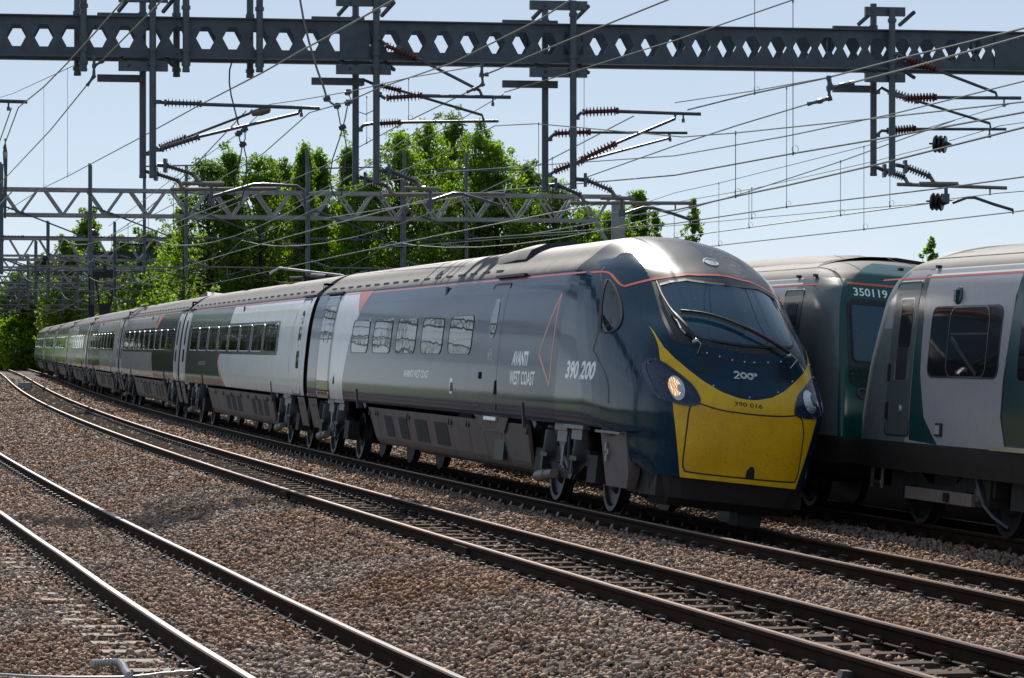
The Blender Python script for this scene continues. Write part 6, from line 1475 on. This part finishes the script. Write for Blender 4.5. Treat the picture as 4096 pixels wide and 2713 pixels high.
thicket('lineside_bushes', 'sunlit bushes and long grass beside the curve at far left', sp, .32, 45, ['leaf_pale', 'leaf', 'leaf_dark'], [.7, .25, .05], 7)
# line of trees left of the railway: outside the picture but mirrored in the flanks and windows of the carriages
sp = []
for k in range(44):
    az = math.radians(13.2 + k * .165); R_ = 185; hh = 15 + 4 * math.sin(k * 1.9) - max(0, k - 34) * .9
    sp.append((-5 - R_ * math.sin(az), 55 + R_ * math.cos(az), -1.5, hh, 16, 1.5))
thicket('tree_belt', 'belt of green trees left of the line', sp, .55, 50, ['leaf', 'leaf_dark'], [.6, .4], 8)
sp = []
for k in range(70):
    az = math.radians(22 + k * 2.4); R_ = 170; sp.append((-R_ * math.sin(az), R_ * math.cos(az), -2.0, 2.2 + .6 * math.sin(k * 1.3), 8, 1.6))
thicket('far_hedge', 'low dark hedge across the field behind the viewer', sp, 1.0, 40, ['leaf_dark'], None, 9)

# ------------------------------------------------------------------ small things beside the track
def ground_px(x, y, z): Z = FPX * (HCAM - z) / (y - YH); return unproj(x, y, Z)
Z6g = lambda x, y: (x * .51840, 1900 + y * .51840)
mb = MB(); pts = [ground_px(*Z6g(x, y), -.20 + dz * .9) for x, y, dz in ((-60, 1535, 0), (60, 1543, 0), (250, 1556, 0), (500, 1562, 0), (800, 1562, 0), (1000, 1560, 0), (1150, 1545, .01), (1250, 1530, .02), (1380, 1524, .02), (1500, 1512, .03), (1600, 1482, .05), (1650, 1455, .08), (1680, 1435, .13))]
mb.tube(pts, .010, 8); mb.lathe([(-.03, .017), (.03, .017)], pts[8], (pts[9] - pts[8]), 8); mb.tube([pts[-1], pts[-1] - BX * .0 + Vector((-.03, .01, -.01))], .016, 8)
tag(mb.build('bond_cable', M['cable_grey'], smooth=True), 'pale grey cable along the bottom edge, bolted to the nearest rail', 'cable')
mb = MB(); cp = [ground_px(*Z6g(x, y), -.20) + UP * .02 for x, y in ((715, 1478), (800, 1470), (880, 1466), (930, 1472), (955, 1500), (970, 1535), (1000, 1572))]
for a, b in zip(cp[:-1], cp[1:]):
    n = max(2, int((b - a).length / .022))
    for k in range(n): q = a + (b - a) * (k / n); mb.lathe([(-.009, .021), (-.004, .028), (.004, .028), (.009, .021)], q, b - a, 10)
tag(mb.build('corrugated_conduit', M['cable_grey'], smooth=True), 'ribbed grey conduit half buried in ballast at the bottom left', 'conduit')
p = ground_px(*Z6g(120, 405), -.16); mb = MB(); mb.lathe([(0, .03), (.10, .03), (.105, .036), (.15, .036), (.155, .01)], p, (0, 0, 1), 12); tag(mb.build('bond_stud', M['concrete'], smooth=True), 'small pale stud standing beside the nearest rail at left', 'stud')
p = ground_px(101, 1556, -.12); mb = MB(); mb.box(p + UP * .14, (.62, .45, .28)); mb.box(p + UP * .30, (.66, .5, .05)); tag(mb.build('cable_box', M['concrete']), 'pale concrete box between the rails of the middle track, far away', 'box')
# distant dark signal beam, its brackets and the disc signal by the curve
bm_ = MB(); A = unproj(212 * 1.7305, 590 * 1.7305, 182); B = unproj(640 * 1.7305, 590 * 1.7305, 176); bm_.bar(A, B, .9, .45); sg_ = thing('signal_gantry', 'black distant signal beam between the second and third lattice gantries', 'signal gantry', Matrix.Translation(Vector((B.x, B.y, -.4)))); o = bm_.build('beam', M['sign_black'], sg_); o.matrix_parent_inverse = sg_.matrix_world.inverted()
for xv in (212, 640):
    mb = MB(); q = unproj(xv * 1.7305, 590 * 1.7305, 182 if xv < 300 else 176); mb.bar(Vector((q.x, q.y, -.6)), Vector((q.x, q.y, q.z)), .35, .35); o = mb.build('mast', M['sign_black'], sg_); o.matrix_parent_inverse = sg_.matrix_world.inverted()
for xv in (243, 370):
    mb = MB(); q = unproj(xv * 1.7305, 600 * 1.7305, 179); b = q - UP * .9; mb.bar(b - Vector((.75, 0, 0)), b + Vector((.75, 0, 0)), .4, .5); mb.bar(b + Vector((-.6, 0, -.2)), b + Vector((-.35, 0, -2.0)), .12, .12); mb.bar(b + Vector((.6, 0, -.2)), b + Vector((.35, 0, -2.0)), .12, .12); mb.bar(q, b, .2, .2); mb.box(b - UP * 2.3, (.7, .25, .9)); o = mb.build('signal_head', M['sign_black'], sg_); o.matrix_parent_inverse = sg_.matrix_world.inverted()
g_ = thing('disc_signal', 'small black disc signal on a post by the far curve', 'signal', Matrix.Translation(ground_px(127, 1434, -.4) if False else unproj(127, 1445, 262))); q = unproj(127, 1405, 262)
mb = MB(); mb.lathe([(-.05, .36), (.05, .36)], q, (.2, -1, 0), 20); o = mb.build('disc', M['sign_black'], g_); o.matrix_parent_inverse = g_.matrix_world.inverted()
mb = MB(); mb.tube([q, q - UP * 1.3], .05, 8); o = mb.build('post', M['sign_black'], g_); o.matrix_parent_inverse = g_.matrix_world.inverted()
# pantograph on the second carriage's roof
pg = thing('pantograph', 'folded black pantograph with a silver collector bow on the second carriage roof', 'pantograph', m_car(1)); 
mb = MB(); mb.tube([(-.5, 4.2, 3.62), (-.5, 6.4, 3.66)], .03, 6); mb.tube([(.5, 4.2, 3.62), (.5, 6.4, 3.66)], .03, 6); mb.tube([(-.5, 4.2, 3.62), (.5, 4.2, 3.62)], .03, 6); mb.tube([(0, 4.2, 3.70), (0, 6.6, 3.78)], .045, 8); mb.box((0, 5.0, 3.60), (.8, .4, .08)); mb.build('arm_frame', M['sign_black'], pg)
mb = MB(); mb.tube([(-.95, 6.6, 3.70), (-.75, 6.6, 3.86), (.75, 6.6, 3.86), (.95, 6.6, 3.70)], .025, 8); mb.build('collector_bow', M['silver'], pg, smooth=True)
mb = MB(); mb.lathe([(0, .08), (.1, .1), (.12, .05), (.2, .09), (.22, .05)], (.3, 4.5, 3.5), (0, 0, 1), 10); mb.build('post_insulator', M['ins_red'], pg)
